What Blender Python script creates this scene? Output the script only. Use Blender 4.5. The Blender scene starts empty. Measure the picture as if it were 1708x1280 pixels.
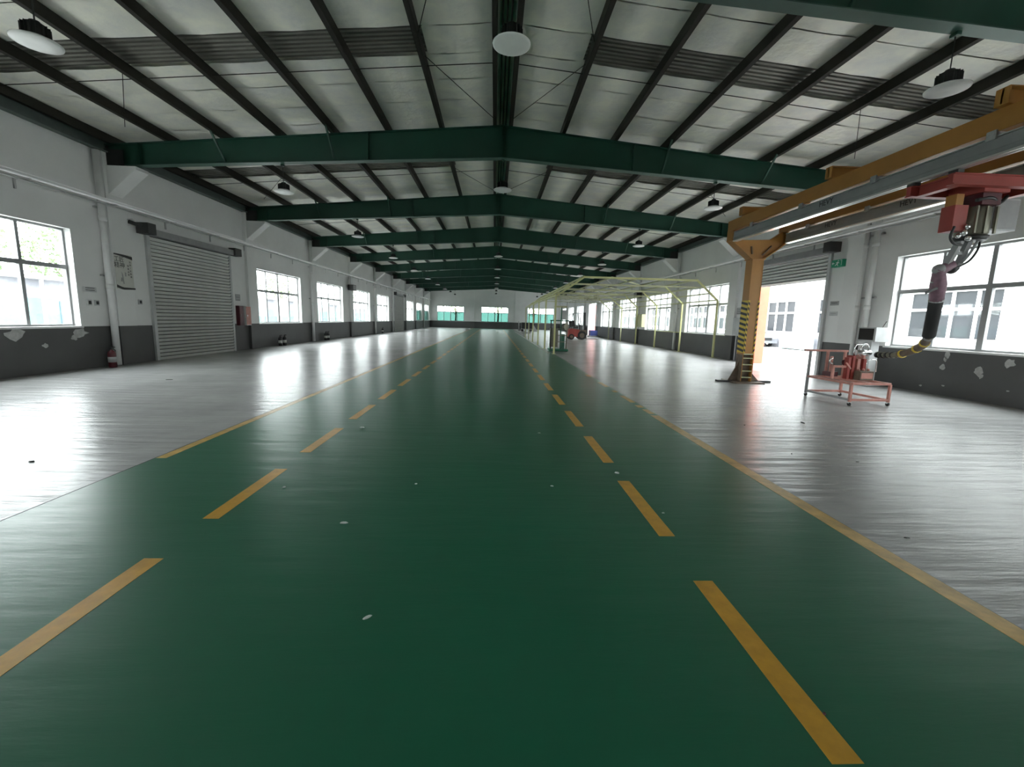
import bpy, math, random
from mathutils import Vector, Matrix
random.seed(7)
S = bpy.context.scene
COL = S.collection

# ------------------------------------------------------------------ camera, sky, exposure
H = 1.4071
cam_d = bpy.data.cameras.new('camera'); cam = bpy.data.objects.new('camera', cam_d); COL.objects.link(cam)
PITCH, YAW, ROLL, FPX = 0.146329, 0.043606, 0.026134, 722.334
_cy, _sy, _cp, _sp = math.cos(YAW), math.sin(YAW), math.cos(PITCH), math.sin(PITCH)
_f = Vector((_sy*_cp, _cy*_cp, -_sp)); _r = Vector((_cy, -_sy, 0)); _u = _r.cross(_f)
_r2 = math.cos(ROLL)*_r + math.sin(ROLL)*_u; _u2 = -math.sin(ROLL)*_r + math.cos(ROLL)*_u
cam.matrix_world = Matrix(((_r2.x, _u2.x, -_f.x, 0), (_r2.y, _u2.y, -_f.y, 0), (_r2.z, _u2.z, -_f.z, H), (0, 0, 0, 1)))
cam_d.sensor_fit = 'HORIZONTAL'; cam_d.sensor_width = 36.0; cam_d.lens = FPX/1708*36.0
cam_d.clip_start = 0.05; cam_d.clip_end = 400
S.camera = cam

SKY = 8.0
w = bpy.data.worlds.new('overcast_sky'); S.world = w; w.use_nodes = True
bg = w.node_tree.nodes['Background']; bg.inputs['Color'].default_value = (0.93, 0.98, 1.0, 1); bg.inputs['Strength'].default_value = SKY
w.cycles.sampling_method = 'MANUAL'; w.cycles.sample_map_resolution = 256
S.view_settings.view_transform = 'Standard'; S.view_settings.look = 'None'
S.view_settings.exposure = 1.03; S.view_settings.gamma = 1.0; S.view_settings.use_curve_mapping = False
S.cycles.max_bounces = 10; S.cycles.diffuse_bounces = 6; S.cycles.glossy_bounces = 4
S.cycles.transparent_max_bounces = 16; S.cycles.caustics_reflective = False; S.cycles.caustics_refractive = False
S.cycles.sample_clamp_indirect = 6.0

# ------------------------------------------------------------------ helpers
def link_mat(o, m):
    if m is not None: o.data.materials.append(m)

class MB:
    """collects shapes, builds ONE mesh object; o = origin subtracted from all vertices"""
    def __init__(s, o=(0, 0, 0)):
        s.v = []; s.f = []; s.o = Vector(o)
    def add(s, vs, fs):
        n = len(s.v); s.v += [tuple(Vector(p)-s.o) for p in vs]; s.f += [tuple(i+n for i in f) for f in fs]; return s
    def box(s, x0, x1, y0, y1, z0, z1):
        return s.add([(x0,y0,z0),(x1,y0,z0),(x1,y1,z0),(x0,y1,z0),(x0,y0,z1),(x1,y0,z1),(x1,y1,z1),(x0,y1,z1)],
                     [(0,3,2,1),(4,5,6,7),(0,1,5,4),(1,2,6,5),(2,3,7,6),(3,0,4,7)])
    def bar(s, p, q, a, b, up=(0, 0, 1)):
        p, q = Vector(p), Vector(q); d = (q-p).normalized(); up = Vector(up)
        if abs(d.dot(up)) > .98: up = Vector((0, 1, 0))
        sx = d.cross(up).normalized(); sz = sx.cross(d).normalized()
        c = [sx*i*a/2 + sz*j*b/2 for i, j in ((-1,-1),(1,-1),(1,1),(-1,1))]
        return s.add([p+k for k in c]+[q+k for k in c], [(0,3,2,1),(4,5,6,7),(0,1,5,4),(1,2,6,5),(2,3,7,6),(3,0,4,7)])
    def cyl(s, p, q, r, n=10, r2=None):
        p, q = Vector(p), Vector(q); d = (q-p).normalized(); r2 = r if r2 is None else r2
        a = d.orthogonal().normalized(); b = d.cross(a)
        vs = []
        for c, rr in ((p, r), (q, r2)):
            vs += [c+a*rr*math.cos(2*math.pi*i/n)+b*rr*math.sin(2*math.pi*i/n) for i in range(n)]
        fs = [(i, (i+1) % n, n+(i+1) % n, n+i) for i in range(n)]+[tuple(range(n-1, -1, -1)), tuple(range(n, 2*n))]
        return s.add(vs, fs)
    def tube(s, pts, r, n=8, close=False):
        pts = [Vector(p) for p in pts]; m = len(pts); vs = []; a = None
        for i, p in enumerate(pts):
            d = ((pts[min(i+1, m-1)]-p).normalized()+(p-pts[max(i-1, 0)]).normalized()).normalized()
            a = d.orthogonal().normalized() if a is None else (a-d*a.dot(d)).normalized()
            b = d.cross(a); rr = r[i] if isinstance(r, (list, tuple)) else r
            vs += [p+a*rr*math.cos(2*math.pi*k/n)+b*rr*math.sin(2*math.pi*k/n) for k in range(n)]
        fs = [(i*n+k, i*n+(k+1) % n, (i+1)*n+(k+1) % n, (i+1)*n+k) for i in range(m-1) for k in range(n)]
        fs += [tuple(range(n-1, -1, -1)), tuple(range((m-1)*n, m*n))]
        return s.add(vs, fs)
    def prism(s, poly, ax, a0, a1):
        """poly of 2-D points; ax 'X': (y,z), 'Y': (x,z), 'Z': (x,y)"""
        mk = {'X': lambda p, t: (t, p[0], p[1]), 'Y': lambda p, t: (p[0], t, p[1]), 'Z': lambda p, t: (p[0], p[1], t)}[ax]
        n = len(poly)
        return s.add([mk(p, a0) for p in poly]+[mk(p, a1) for p in poly],
                     [tuple(range(n-1, -1, -1)), tuple(range(n, 2*n))]+[(i, (i+1) % n, n+(i+1) % n, n+i) for i in range(n)])
    def lathe(s, c, prof, n=20):
        c = Vector(c); vs = []
        for r, z in prof: vs += [c+Vector((r*math.cos(2*math.pi*k/n), r*math.sin(2*math.pi*k/n), z)) for k in range(n)]
        m = len(prof)
        fs = [(i*n+k, i*n+(k+1) % n, (i+1)*n+(k+1) % n, (i+1)*n+k) for i in range(m-1) for k in range(n)]
        fs += [tuple(range(n-1, -1, -1)), tuple(range((m-1)*n, m*n))]
        return s.add(vs, fs)
    def ball(s, c, r, nu=12, nv=8, sc=(1, 1, 1)):
        c = Vector(c); vs = []
        for j in range(nv+1):
            t = math.pi*j/nv
            for i in range(nu):
                a = 2*math.pi*i/nu
                vs.append(c+Vector((r*sc[0]*math.sin(t)*math.cos(a), r*sc[1]*math.sin(t)*math.sin(a), r*sc[2]*math.cos(t))))
        fs = [(j*nu+i, (j+1)*nu+i, (j+1)*nu+(i+1) % nu, j*nu+(i+1) % nu) for j in range(nv) for i in range(nu)]
        return s.add(vs, fs)
    def mesh(s, name, m, smooth=False):
        me = bpy.data.meshes.new(name); me.from_pydata(s.v, [], s.f); me.validate(); me.update()
        if m is not None: me.materials.append(m)
        if smooth:
            for p in me.polygons: p.use_smooth = len(p.vertices) <= 4
        return me
    def build(s, name, m, parent=None, smooth=False):
        return put(name, s.mesh(name, m, smooth), parent)

def put(name, me, parent=None, loc=None, rot=None):
    o = bpy.data.objects.new(name, me); COL.objects.link(o)
    if parent is not None: o.parent = parent
    if loc is not None: o.location = loc
    if rot is not None: o.rotation_euler = rot
    return o
def tag(o, label=None, cat=None, group=None, kind=None):
    if label: o['label'] = label
    if cat: o['category'] = cat
    if group: o['group'] = group
    if kind: o['kind'] = kind
    return o
def thing(name, label, cat, loc=(0, 0, 0), group=None, kind=None, rz=0.0):
    o = bpy.data.objects.new(name, None); COL.objects.link(o); o.location = loc; o.rotation_euler = (0, 0, rz); o.empty_display_size = .1
    return tag(o, label, cat, group, kind)
ORD = ['nearest', 'second', 'third', 'fourth', 'fifth', 'sixth', 'seventh', 'eighth', 'ninth', 'tenth', 'eleventh', 'twelfth', 'thirteenth']
NUM = ['zero', 'first', 'second', 'third', 'fourth', 'fifth', 'sixth', 'seventh', 'eighth', 'ninth', 'tenth', 'eleventh', 'twelfth']

# ------------------------------------------------------------------ materials (all procedural)
def srgb(r, g, b):
    f = lambda c: (c/255/12.92 if c/255 <= .04045 else ((c/255+.055)/1.055)**2.4)
    return (f(r), f(g), f(b))
def pm(name, col, rough=.5, metal=0.0, var=.12, vscale=4.0, bump=0.0, bscale=30.0, spec=.5, stretch=None, coat=0.0, rvar=0.0):
    m = bpy.data.materials.new(name); m.use_nodes = True; nt = m.node_tree; N = nt.nodes; L = nt.links
    b = N['Principled BSDF']; b.inputs['Roughness'].default_value = rough; b.inputs['Metallic'].default_value = metal
    b.inputs['Specular IOR Level'].default_value = spec; b.inputs['Coat Weight'].default_value = coat; b.inputs['Coat Roughness'].default_value = .12
    tc = N.new('ShaderNodeTexCoord'); mp = N.new('ShaderNodeMapping'); L.new(tc.outputs['Object'], mp.inputs['Vector'])
    if stretch: mp.inputs['Scale'].default_value = stretch
    nz = N.new('ShaderNodeTexNoise'); nz.inputs['Scale'].default_value = vscale; nz.inputs['Detail'].default_value = 5; nz.inputs['Roughness'].default_value = .6
    L.new(mp.outputs[0], nz.inputs['Vector'])
    rp = N.new('ShaderNodeValToRGB'); e = rp.color_ramp.elements
    e[0].position = .3; e[1].position = .7
    e[0].color = (*[c*(1-var) for c in col], 1); e[1].color = (*[min(1, c*(1+var)) for c in col], 1)
    L.new(nz.outputs['Fac'], rp.inputs['Fac']); L.new(rp.outputs['Color'], b.inputs['Base Color'])
    if rvar:
        mr = N.new('ShaderNodeMapRange'); mr.inputs['To Min'].default_value = max(0, rough-rvar); mr.inputs['To Max'].default_value = rough+rvar
        mr.inputs['From Min'].default_value = .3; mr.inputs['From Max'].default_value = .7
        L.new(nz.outputs['Fac'], mr.inputs['Value']); L.new(mr.outputs[0], b.inputs['Roughness'])
    if bump:
        n2 = N.new('ShaderNodeTexNoise'); n2.inputs['Scale'].default_value = bscale; n2.inputs['Detail'].default_value = 4; L.new(mp.outputs[0], n2.inputs['Vector'])
        bp = N.new('ShaderNodeBump'); bp.inputs['Strength'].default_value = bump; bp.inputs['Distance'].default_value = .02
        L.new(n2.outputs['Fac'], bp.inputs['Height']); L.new(bp.outputs[0], b.inputs['Normal'])
    return m
def glass(name, col):
    m = bpy.data.materials.new(name); m.use_nodes = True; nt = m.node_tree; N = nt.nodes; L = nt.links
    for n in list(N):
        if n.type == 'BSDF_PRINCIPLED': N.remove(n)
    out = [n for n in N if n.type == 'OUTPUT_MATERIAL'][0]
    t = N.new('ShaderNodeBsdfTransparent'); t.inputs[0].default_value = (*col, 1)
    g = N.new('ShaderNodeBsdfGlossy'); g.inputs['Roughness'].default_value = .03; g.inputs[0].default_value = (1, 1, 1, 1)
    lw_ = N.new('ShaderNodeLayerWeight'); lw_.inputs['Blend'].default_value = .5      # facing term, the same from both sides of the pane
    pw = N.new('ShaderNodeMath'); pw.operation = 'POWER'; pw.inputs[1].default_value = 4.0; L.new(lw_.outputs['Facing'], pw.inputs[0])
    ml = N.new('ShaderNodeMath'); ml.operation = 'MULTIPLY_ADD'; ml.inputs[1].default_value = .6; ml.inputs[2].default_value = .03; L.new(pw.outputs[0], ml.inputs[0])
    mx = N.new('ShaderNodeMixShader'); L.new(ml.outputs[0], mx.inputs[0]); L.new(t.outputs[0], mx.inputs[1]); L.new(g.outputs[0], mx.inputs[2])
    L.new(mx.outputs[0], out.inputs['Surface']); return m

def floor_mat(name, c0, c1, rough, bump, cscale, ripple, spec=.5, rv=.05):
    """polished floor: blotchy colour, streaky trowel relief running across the hall"""
    m = bpy.data.materials.new(name); m.use_nodes = True; nt = m.node_tree; N = nt.nodes; L = nt.links
    b = N['Principled BSDF']; b.inputs['Specular IOR Level'].default_value = spec
    tc = N.new('ShaderNodeTexCoord')
    n1 = N.new('ShaderNodeTexNoise'); n1.inputs['Scale'].default_value = cscale; n1.inputs['Detail'].default_value = 8; n1.inputs['Roughness'].default_value = .65
    L.new(tc.outputs['Object'], n1.inputs['Vector'])
    rp = N.new('ShaderNodeValToRGB'); rp.color_ramp.elements[0].position = .32; rp.color_ramp.elements[1].position = .7
    rp.color_ramp.elements[0].color = (*c0, 1); rp.color_ramp.elements[1].color = (*c1, 1)
    L.new(n1.outputs['Fac'], rp.inputs['Fac']); L.new(rp.outputs[0], b.inputs['Base Color'])
    mr = N.new('ShaderNodeMapRange'); mr.inputs['From Min'].default_value = .3; mr.inputs['From Max'].default_value = .7
    mr.inputs['To Min'].default_value = rough-rv; mr.inputs['To Max'].default_value = rough+rv
    L.new(n1.outputs['Fac'], mr.inputs['Value']); L.new(mr.outputs[0], b.inputs['Roughness'])
    mp = N.new('ShaderNodeMapping'); mp.inputs['Scale'].default_value = ripple; L.new(tc.outputs['Object'], mp.inputs['Vector'])
    n2 = N.new('ShaderNodeTexNoise'); n2.inputs['Scale'].default_value = 1.0; n2.inputs['Detail'].default_value = 6; n2.inputs['Roughness'].default_value = .55
    L.new(mp.outputs[0], n2.inputs['Vector'])
    bp = N.new('ShaderNodeBump'); bp.inputs['Strength'].default_value = bump; bp.inputs['Distance'].default_value = .02
    L.new(n2.outputs['Fac'], bp.inputs['Height']); L.new(bp.outputs[0], b.inputs['Normal'])
    return m

M = {}
M['concrete'] = floor_mat('polished_concrete', (.35, .35, .35), (.47, .47, .465), .25, .9, .9, (.7, 6.0, 1), .18, .018)
M['green_floor'] = floor_mat('green_epoxy', (.015, .125, .068), (.019, .145, .082), .315, .24, .5, (1.0, 6.0, 1), .40, .02)
M['lane_yellow'] = pm('lane_yellow_paint', (.62, .33, .03), .35, var=.14, vscale=9, spec=.5)
M['worn_yellow'] = pm('worn_yellow_paint', (.55, .36, .10), .35, var=.3, vscale=7, spec=.5)
M['joint'] = pm('joint_filler', (.03, .03, .03), .8)
M['wall'] = pm('white_wall_paint', (.80, .80, .79), .75, var=.05, vscale=.8, bump=.05, bscale=14)
M['wall_low'] = pm('grey_dado_paint', (.085, .085, .085), .55, var=.12, vscale=1.1, bump=.06, bscale=10)
M['patch'] = pm('bare_plaster', (.45, .45, .44), .9, var=.2, vscale=12)
M['foil'] = pm('insulation_foil', (.84, .835, .765), .45, metal=.08, var=.16, vscale=1.6, bump=.55, bscale=9)
_e = [n for n in M['foil'].node_tree.nodes if n.type == 'VALTORGB'][0].color_ramp.elements
_e[0].color = (.68, .68, .66, 1); _e[1].color = (.90, .885, .76, 1)
M['skylight'] = pm('aged_roof_sheet', (.19, .185, .16), .5, metal=.2, var=.3, vscale=1.2)
M['purlin'] = pm('dark_purlin_paint', (.020, .018, .013), .65, var=.2, vscale=2, spec=.25)
M['girder'] = pm('green_girder_paint', (.008, .056, .034), .5, var=.15, vscale=1.3)
M['girder_lit'] = pm('green_flange_lit', (.045, .105, .080), .45, var=.15, vscale=1.3)  # lighter than the web: light on the bottom flange put into the colour
M['eave'] = pm('eave_grey_green', (.10, .125, .115), .55, var=.15)
M['white'] = pm('white_frame', (.75, .75, .74), .45, var=.04)
M['alu'] = pm('window_aluminium', (.30, .305, .305), .45, metal=.1, var=.05)
M['glass'] = glass('clear_glass', (.97, .985, .98))
M['teal_glass'] = glass('teal_tinted_glass', (.13, .215, .195))
M['shutter'] = pm('shutter_grey', (.70, .70, .67), .5, metal=.0, var=.06, vscale=2)
M['slat_gap'] = pm('shutter_hinge_shade', (.10, .10, .095), .7)
M['shutter_dk'] = pm('shutter_box_dark', (.055, .055, .055), .6)
M['pipe'] = pm('pvc_pipe', (.74, .74, .73), .45, var=.06)
M['steel'] = pm('galvanised_steel', (.50, .50, .50), .38, metal=.6, var=.15, vscale=6)
M['chrome'] = pm('chrome', (.75, .75, .75), .18, metal=1.0, var=.05)
M['rail'] = pm('aluminium_rail', (.36, .36, .355), .4, metal=.4, var=.08, vscale=3)
M['rail_lip'] = pm('aluminium_lip_glint', (.92, .90, .86), .28, metal=.85, var=.04)  # paler than the rail: bright reflections along its edges put into the colour
M['lamp_w'] = pm('lamp_diffuser', (.85, .85, .83), .4, var=.03)
M['black'] = pm('black_metal', (.025, .025, .025), .45, var=.2)
M['rubber'] = pm('black_rubber', (.02, .02, .02), .7)
M['orange'] = pm('orange_paint', (.44, .205, .045), .45, var=.10, vscale=2.2)
M['brown'] = pm('worn_brown_steel', (.15, .11, .08), .6, var=.35, vscale=9)
M['hz_y'] = pm('hazard_yellow', (.72, .52, .05), .45)
M['hz_k'] = pm('hazard_black', (.02, .02, .02), .5)
M['red'] = pm('red_paint', srgb(158, 66, 58), .5, var=.12, vscale=4)
M['cart_red'] = pm('pale_red_paint', srgb(192, 134, 122), .55, var=.18, vscale=7)
M['dkred'] = pm('dark_red_paint', srgb(78, 18, 28), .45)
M['olive'] = pm('olive_grey_metal', (.22, .21, .16), .45, metal=.3, var=.15)
M['grey'] = pm('grey_paint', (.32, .32, .32), .5)
M['lgrey'] = pm('light_grey_paint', (.52, .53, .53), .5)
M['screen'] = pm('dark_screen', (.02, .018, .016), .5, spec=.2)
M['purple'] = pm('mauve_plastic', (.26, .15, .19), .5, var=.25, vscale=12)
M['frame_y'] = pm('yellow_green_tube', srgb(208, 208, 150), .5, var=.07, vscale=3)
M['frame_p'] = pm('pale_tube', srgb(200, 200, 160), .5, var=.07, vscale=3)
M['green_m'] = pm('machine_green', (.02, .13, .075), .5, var=.2, vscale=5)
M['sign_g'] = pm('sign_green', (.02, .30, .16), .5)
M['paper'] = pm('poster_paper', (.62, .62, .57), .6, var=.05)
M['ink'] = pm('poster_ink', (.035, .035, .035), .6)
M['ochre'] = pm('orange_jamb_paint', srgb(205, 105, 78), .5, var=.08)
M['pinkj'] = pm('pink_jamb_paint', srgb(220, 140, 135), .5, var=.08)
M['blue'] = pm('blue_plastic', (.05, .07, .26), .5)
M['stone'] = pm('pale_chip', (.6, .66, .62), .7)
M['yard'] = pm('yard_concrete', (.46, .46, .445), .9, var=.1, vscale=.4, spec=.2)
M['ext_wall'] = pm('exterior_white_render', (.42, .42, .41), .85, var=.04, vscale=.5, spec=.2)
M['ext_glass'] = pm('exterior_window_dark', (.035, .038, .042), .3, var=.3, vscale=.6, spec=.2)
M['ext_base'] = pm('exterior_plinth', (.28, .28, .31), .85, spec=.2)
M['teal'] = pm('pale_teal_paint', (.14, .24, .23), .75, spec=.2)
M['mint'] = pm('pale_mint_paint', (.34, .47, .45), .7, spec=.2)
M['lilac'] = pm('pale_lilac_render', (.20, .20, .225), .85, spec=.2)
M['bluegrey'] = pm('pale_blue_panel', (.12, .17, .22), .75, spec=.2)
M['leaf'] = pm('leaf_green', (.12, .18, .08), .7, var=.3, vscale=3)
M['bark'] = pm('bark', (.10, .07, .05), .9, var=.3, vscale=8, bump=.4)
M['car'] = pm('silver_car_paint', (.30, .31, .33), .25, metal=.5, var=.03)
M['carglass'] = pm('car_glass', (.03, .035, .04), .1)

# ------------------------------------------------------------------ hall dimensions
WL, WR, Y1, BAY = -9.616, 9.856, 5.743, 6.0
YB, YE = -8.0, 65.8                      # rear and far end walls
XC = 0.115                               # ridge
SL = 0.0866
TW = 0.26                                # wall thickness
def ztop(x): return 6.215-SL*abs(x-XC)   # girder top line
def zbot(x): return 5.465-0.059*abs(x-XC)
PH = 0.20                                # purlin height
def zroof(x): return ztop(x)+PH
SILL, WTOP, TRANS = 0.99, 3.19, 2.33
WALLTOP = 5.17

# openings per wall: (y0, y1, z0, z1, type)
def bay0(k): return Y1+BAY*k             # k = 0 is the bay next to the nearest girder in view
L_open, R_open = [], []
for k in range(-2, 10):
    b = bay0(k)
    if k == 1: L_open.append((12.75, 16.42, 0, 3.42, 'shut')); R_open.append((12.74, 16.12, 0, 3.55, 'half'))
    elif k == 6: L_open.append((42.3, 46.4, 0, 3.42, 'shut')); R_open.append((42.1, 45.4, 0, 3.55, 'open'))
    else:
        L_open.append((b+.85, b+4.85, SILL, WTOP, 'win')); R_open.append((b+.85 if k else b+.85, b+4.85, SILL, WTOP, 'win'))
# windows sit a touch differently from bay to bay
L_open = [((o[0]-.0, o[1]) + o[2:]) if o[4] != 'win' else (o[0]-.02-.28*(o[0] > 17), o[1]-.02-.28*(o[0] > 17), o[2], o[3], 'win') for o in L_open]
R_open = [o if o[4] != 'win' else (o[0]-.02-.30*(o[0] > 17), o[1]-.02-.30*(o[0] > 17), o[2], o[3], 'win') for o in R_open]

# ------------------------------------------------------------------ daylight portals (guide sky light through the openings; they emit nothing themselves)
def portal(name, loc, sx, sy, direction):
    d = bpy.data.lights.new(name, 'AREA'); d.shape = 'RECTANGLE'; d.size = sx; d.size_y = sy
    o = bpy.data.objects.new(name, d); COL.objects.link(o); o.location = loc
    o.rotation_euler = Vector(direction).to_track_quat('-Z', 'Y').to_euler()
    d.cycles.is_portal = True; tag(o, kind='helper')
for (y0, y1, z0, z1, t) in L_open:
    if t == 'win': portal('daylight_portal', (WL-TW-.02, (y0+y1)/2, (z0+z1)/2), y1-y0, z1-z0, (1, 0, 0))
for (y0, y1, z0, z1, t) in R_open:
    zz = z1 if t == 'win' else 2.82
    portal('daylight_portal', (WR+TW+.02, (y0+y1)/2, (z0+zz)/2), y1-y0, zz-z0, (-1, 0, 0))
FAR_W = [(-8.58, -4.58), (-2.0, 2.03), (4.92, 8.92)]
for (x0, x1) in FAR_W: portal('daylight_portal', ((x0+x1)/2, YE+TW+.02, 2.08), x1-x0, 2.2, (0, -1, 0))

# ------------------------------------------------------------------ floor
fl = MB(); fl.box(WL-TW, WR+TW, YB-TW, YE+TW, -.25, 0)
floor = tag(fl.build('floor', M['concrete']), 'polished grey concrete hall floor', 'floor', kind='structure')
LX0, LX1 = -3.233, 2.56
MB().box(LX0, LX1, YB+.01, YE-.4, -.01, .0015).build('green_lane', M['green_floor'], floor)
MB().box(LX0-.012, LX0, YB+.01, YE-.4, -.01, .0008).build('floor_joint', M['joint'], floor)
tag(MB().box(LX0+.004, LX0+.10, 4.15, YE-.6, -.01, .0026).build('lane_line', M['worn_yellow'], floor), 'thin worn yellow line along left edge of green lane')
for ya, yb in ((6.55, 6.9), (7.05, 7.25), (7.5, 8.2), (8.6, 8.8), (9.3, 10.0), (11.0, 11.4)): MB().box(2.44+.02*(ya % 1), 2.545, ya, yb, -.01, .0026).build('worn_line_piece', M['worn_yellow'], floor)
tag(MB().box(2.43, 2.555, YB+.02, 6.45, -.01, .0026).build('lane_line', M['worn_yellow'], floor), 'wide worn yellow line along right edge of green lane')
dash = MB().box(-.054, .054, 0, 1.0, -.01, .0026).mesh('lane_dash', M['lane_yellow'])
for i in range(-2, 40):
    put('lane_dash', dash, floor, (1.181, 1.17+1.5*i, 0))
    put('lane_dash', dash, floor, (-1.921, 1.385+1.5*i, 0))

# ------------------------------------------------------------------ side walls
def side_wall(name, X, sgn, opens, label):
    """sgn = outward direction along X"""
    xa, xb = sorted((X, X+sgn*TW))
    m = MB(); dm = MB(); y = YB
    da, db = sorted((X-sgn*.006, X+sgn*.02))
    for (y0, y1, z0, z1, t) in sorted(opens):
        m.box(xa, xb, y, y0, 0, WALLTOP); dm.box(da, db, y, y0, 0, SILL)
        if z0 > 0: m.box(xa, xb, y0, y1, 0, z0); dm.box(da, db, y0, y1, 0, SILL-.004)
        m.box(xa, xb, y0, y1, z1, WALLTOP); y = y1
    m.box(xa, xb, y, YE, 0, WALLTOP); dm.box(da, db, y, YE, 0, SILL)
    wl = tag(m.build(name, M['wall']), label, 'wall', kind='structure')
    dm.build('dado_band', M['wall_low'], wl)
    pil = MB(); i = -sgn
    a, b = sorted((X, X+i*.10)); pil.box(a, b, -.28, .28, SILL, WALLTOP)
    pm_ = pil.mesh('pilaster', M['wall'])
    pl = MB(); a, b = sorted((X, X+i*.106)); pl.box(a, b, -.284, .284, 0, SILL)
    plm = pl.mesh('pilaster_foot', M['wall_low'])
    cb = MB(); cb.prism([(X+i*.10, 4.20), (X+i*.80, 4.80), (X+i*.80, 4.87), (X+i*.10, 4.87)][::1 if i > 0 else -1], 'Y', -.2, .2)
    cbm = cb.mesh('corbel', M['wall'])
    for k in range(-2, 10):
        yy = bay0(k)+.03
        put('pilaster', pm_, wl, (0, yy, 0)); put('pilaster_foot', plm, wl, (0, yy, 0)); put('corbel', cbm, wl, (0, yy, 0))
    return wl
wall_left = side_wall('wall_left', WL, -1, L_open, 'long white left wall with dark grey dado')
wall_right = side_wall('wall_right', WR, 1, R_open, 'long white right wall with dark grey dado')

def end_wall(name, Y, sgn, wins, label):
    ya, yb = sorted((Y, Y+sgn*TW)); m = MB(); dm = MB(); x = WL-TW
    da, db = sorted((Y-sgn*.006, Y+sgn*.02))
    for (x0, x1) in wins:
        m.box(x, x0, ya, yb, 0, WALLTOP); m.box(x0, x1, ya, yb, 0, SILL); m.box(x0, x1, ya, yb, WTOP, WALLTOP); x = x1
    m.box(x, WR+TW, ya, yb, 0, WALLTOP); dm.box(WL, WR, da, db, 0, SILL-.004)
    m.prism([(WL-TW, WALLTOP), (WR+TW, WALLTOP), (WR+TW, zroof(WR+TW)-.02), (XC, zroof(XC)-.02), (WL-TW, zroof(WL-TW)-.02)], 'Y', ya, yb)
    o = tag(m.build(name, M['wall']), label, 'wall', kind='structure'); dm.build('dado_band', M['wall_low'], o)
    if wins:
        for xx in (-3.26, 3.26): MB().box(xx-.25, xx+.25, min(Y, Y-sgn*.12), max(Y, Y-sgn*.12), SILL, 5.3).build('pilaster', M['wall'], o); MB().box(xx-.255, xx+.255, min(Y, Y-sgn*.126), max(Y, Y-sgn*.126), 0, SILL).build('pilaster_foot', M['wall_low'], o)
        MB().box(WL, WR, min(Y, Y-sgn*.08), max(Y, Y-sgn*.08), 4.0, 4.18).build('ring_beam', M['wall'], o)
    return o
wall_far = end_wall('wall_far', YE, 1, FAR_W, 'white far end wall with three teal windows')
wall_near = end_wall('wall_near', YB, -1, [], 'plain white end wall behind the viewer')

# peeled paint patches on the dado
def patch(wl, X, sgn, y, z, r, seed, asp=1.0):
    rnd = random.Random(seed); n = 11
    poly = [(y+asp*r*(0.6+.6*rnd.random())*math.cos(2*math.pi*i/n), z+r*(.55+.65*rnd.random())*math.sin(2*math.pi*i/n)) for i in range(n)]
    a, b = sorted((X-sgn*.004, X-sgn*.009)); MB().prism(poly, 'X', a, b).build('peeled_patch', M['patch'], wl)
for (y, z, r, s, a) in [(9.15, .86, .13, 1, 1.6), (10.52, .84, .12, 2, 1.6), (9.7, .60, .05, 3, 1.4), (10.35, .74, .07, 21, 1.2)]: patch(wall_left, WL, -1, y, z, r, s, a)
for (y, z, r, s, a) in [(9.05, .80, .06, 4, .8), (9.02, .88, .09, 5, .6), (9.08, .62, .07, 6, .9), (8.35, .62, .11, 7, .9), (8.30, .52, .06, 8, .8), (7.85, .83, .10, 9, 1.0), (7.5, .9, .04, 10, 2), (9.0, .22, .015, 11, 3), (9.5, .15, .02, 12, 2), (7.8, .3, .015, 13, 2)]:
    patch(wall_right, WR, 1, y, z, r, s, a)

# ------------------------------------------------------------------ windows
WN = [0]
def window(X, sgn, y0, y1, label, teal=0, axis='X', mark=None):
    """four columns, a transom, sliding lower sashes; frame sits near the outer wall face"""
    WN[0] += 1
    xm = X+sgn*(TW-.08); o = (xm, y0, SILL) if axis == 'X' else (y0, xm, SILL)
    t = thing('window_%d' % WN[0], label, 'window', o, kind='structure')
    W_, Hh, T = y1-y0, WTOP-SILL, TRANS-SILL
    def bx(m, u0, u1, v0, v1, d0, d1):
        d0, d1 = sorted((d0*sgn, d1*sgn))
        if axis == 'X': m.box(d0, d1, u0, u1, v0, v1)
        else: m.box(u0, u1, d0, d1, v0, v1)
        return m
    f = MB(); e = .055
    for a in ((0, W_, 0, e), (0, W_, Hh-e, Hh), (0, e, e, Hh-e), (W_-e, W_, e, Hh-e)): bx(f, *a, -.04, .04)
    f.build('frame', M['alu'], t)
    bx(MB(), 0, W_, T-.045, T+.045, -.045, .045).build('transom', M['alu'], t)
    q = W_/4
    for i in (1, 2, 3):
        hw = .045 if i == 2 else .032
        bx(MB(), q*i-hw, q*i+hw, T+.045, Hh-e, -.035, .035).build('mullion', M['alu'], t)
        hw = .06 if i == 2 else .036
        bx(MB(), q*i-hw, q*i+hw, e, T-.045, -.035, .035).build('mullion', M['alu'], t)
    for i in range(4):
        for lo, hi, g in ((e, T-.045, 'teal_glass' if teal else 'glass'), (T+.045, Hh-e, 'teal_glass' if teal > 1 else 'glass')):
            bx(MB(), q*i+.02, q*i+q-.02, lo, hi, -.003, .003).build('pane', M[g], t)
    # white reveal lining and sill
    r = MB(); dd = -(TW-.08)
    bx(r, -.004, .012, 0, Hh, dd-.008, -.04); bx(r, W_-.012, W_+.004, 0, Hh, dd-.008, -.04); bx(r, 0, W_, Hh-.012, Hh+.004, dd-.008, -.04)
    r.build('reveal', M['white'], t)
    bx(MB(), -.03, W_+.03, -.03, .012, dd-.03, -.04).build('window_sill', M['white'], t)
    return t
lw = [o for o in L_open if o[4] == 'win']; rw = [o for o in R_open if o[4] == 'win']
n = 0
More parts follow.
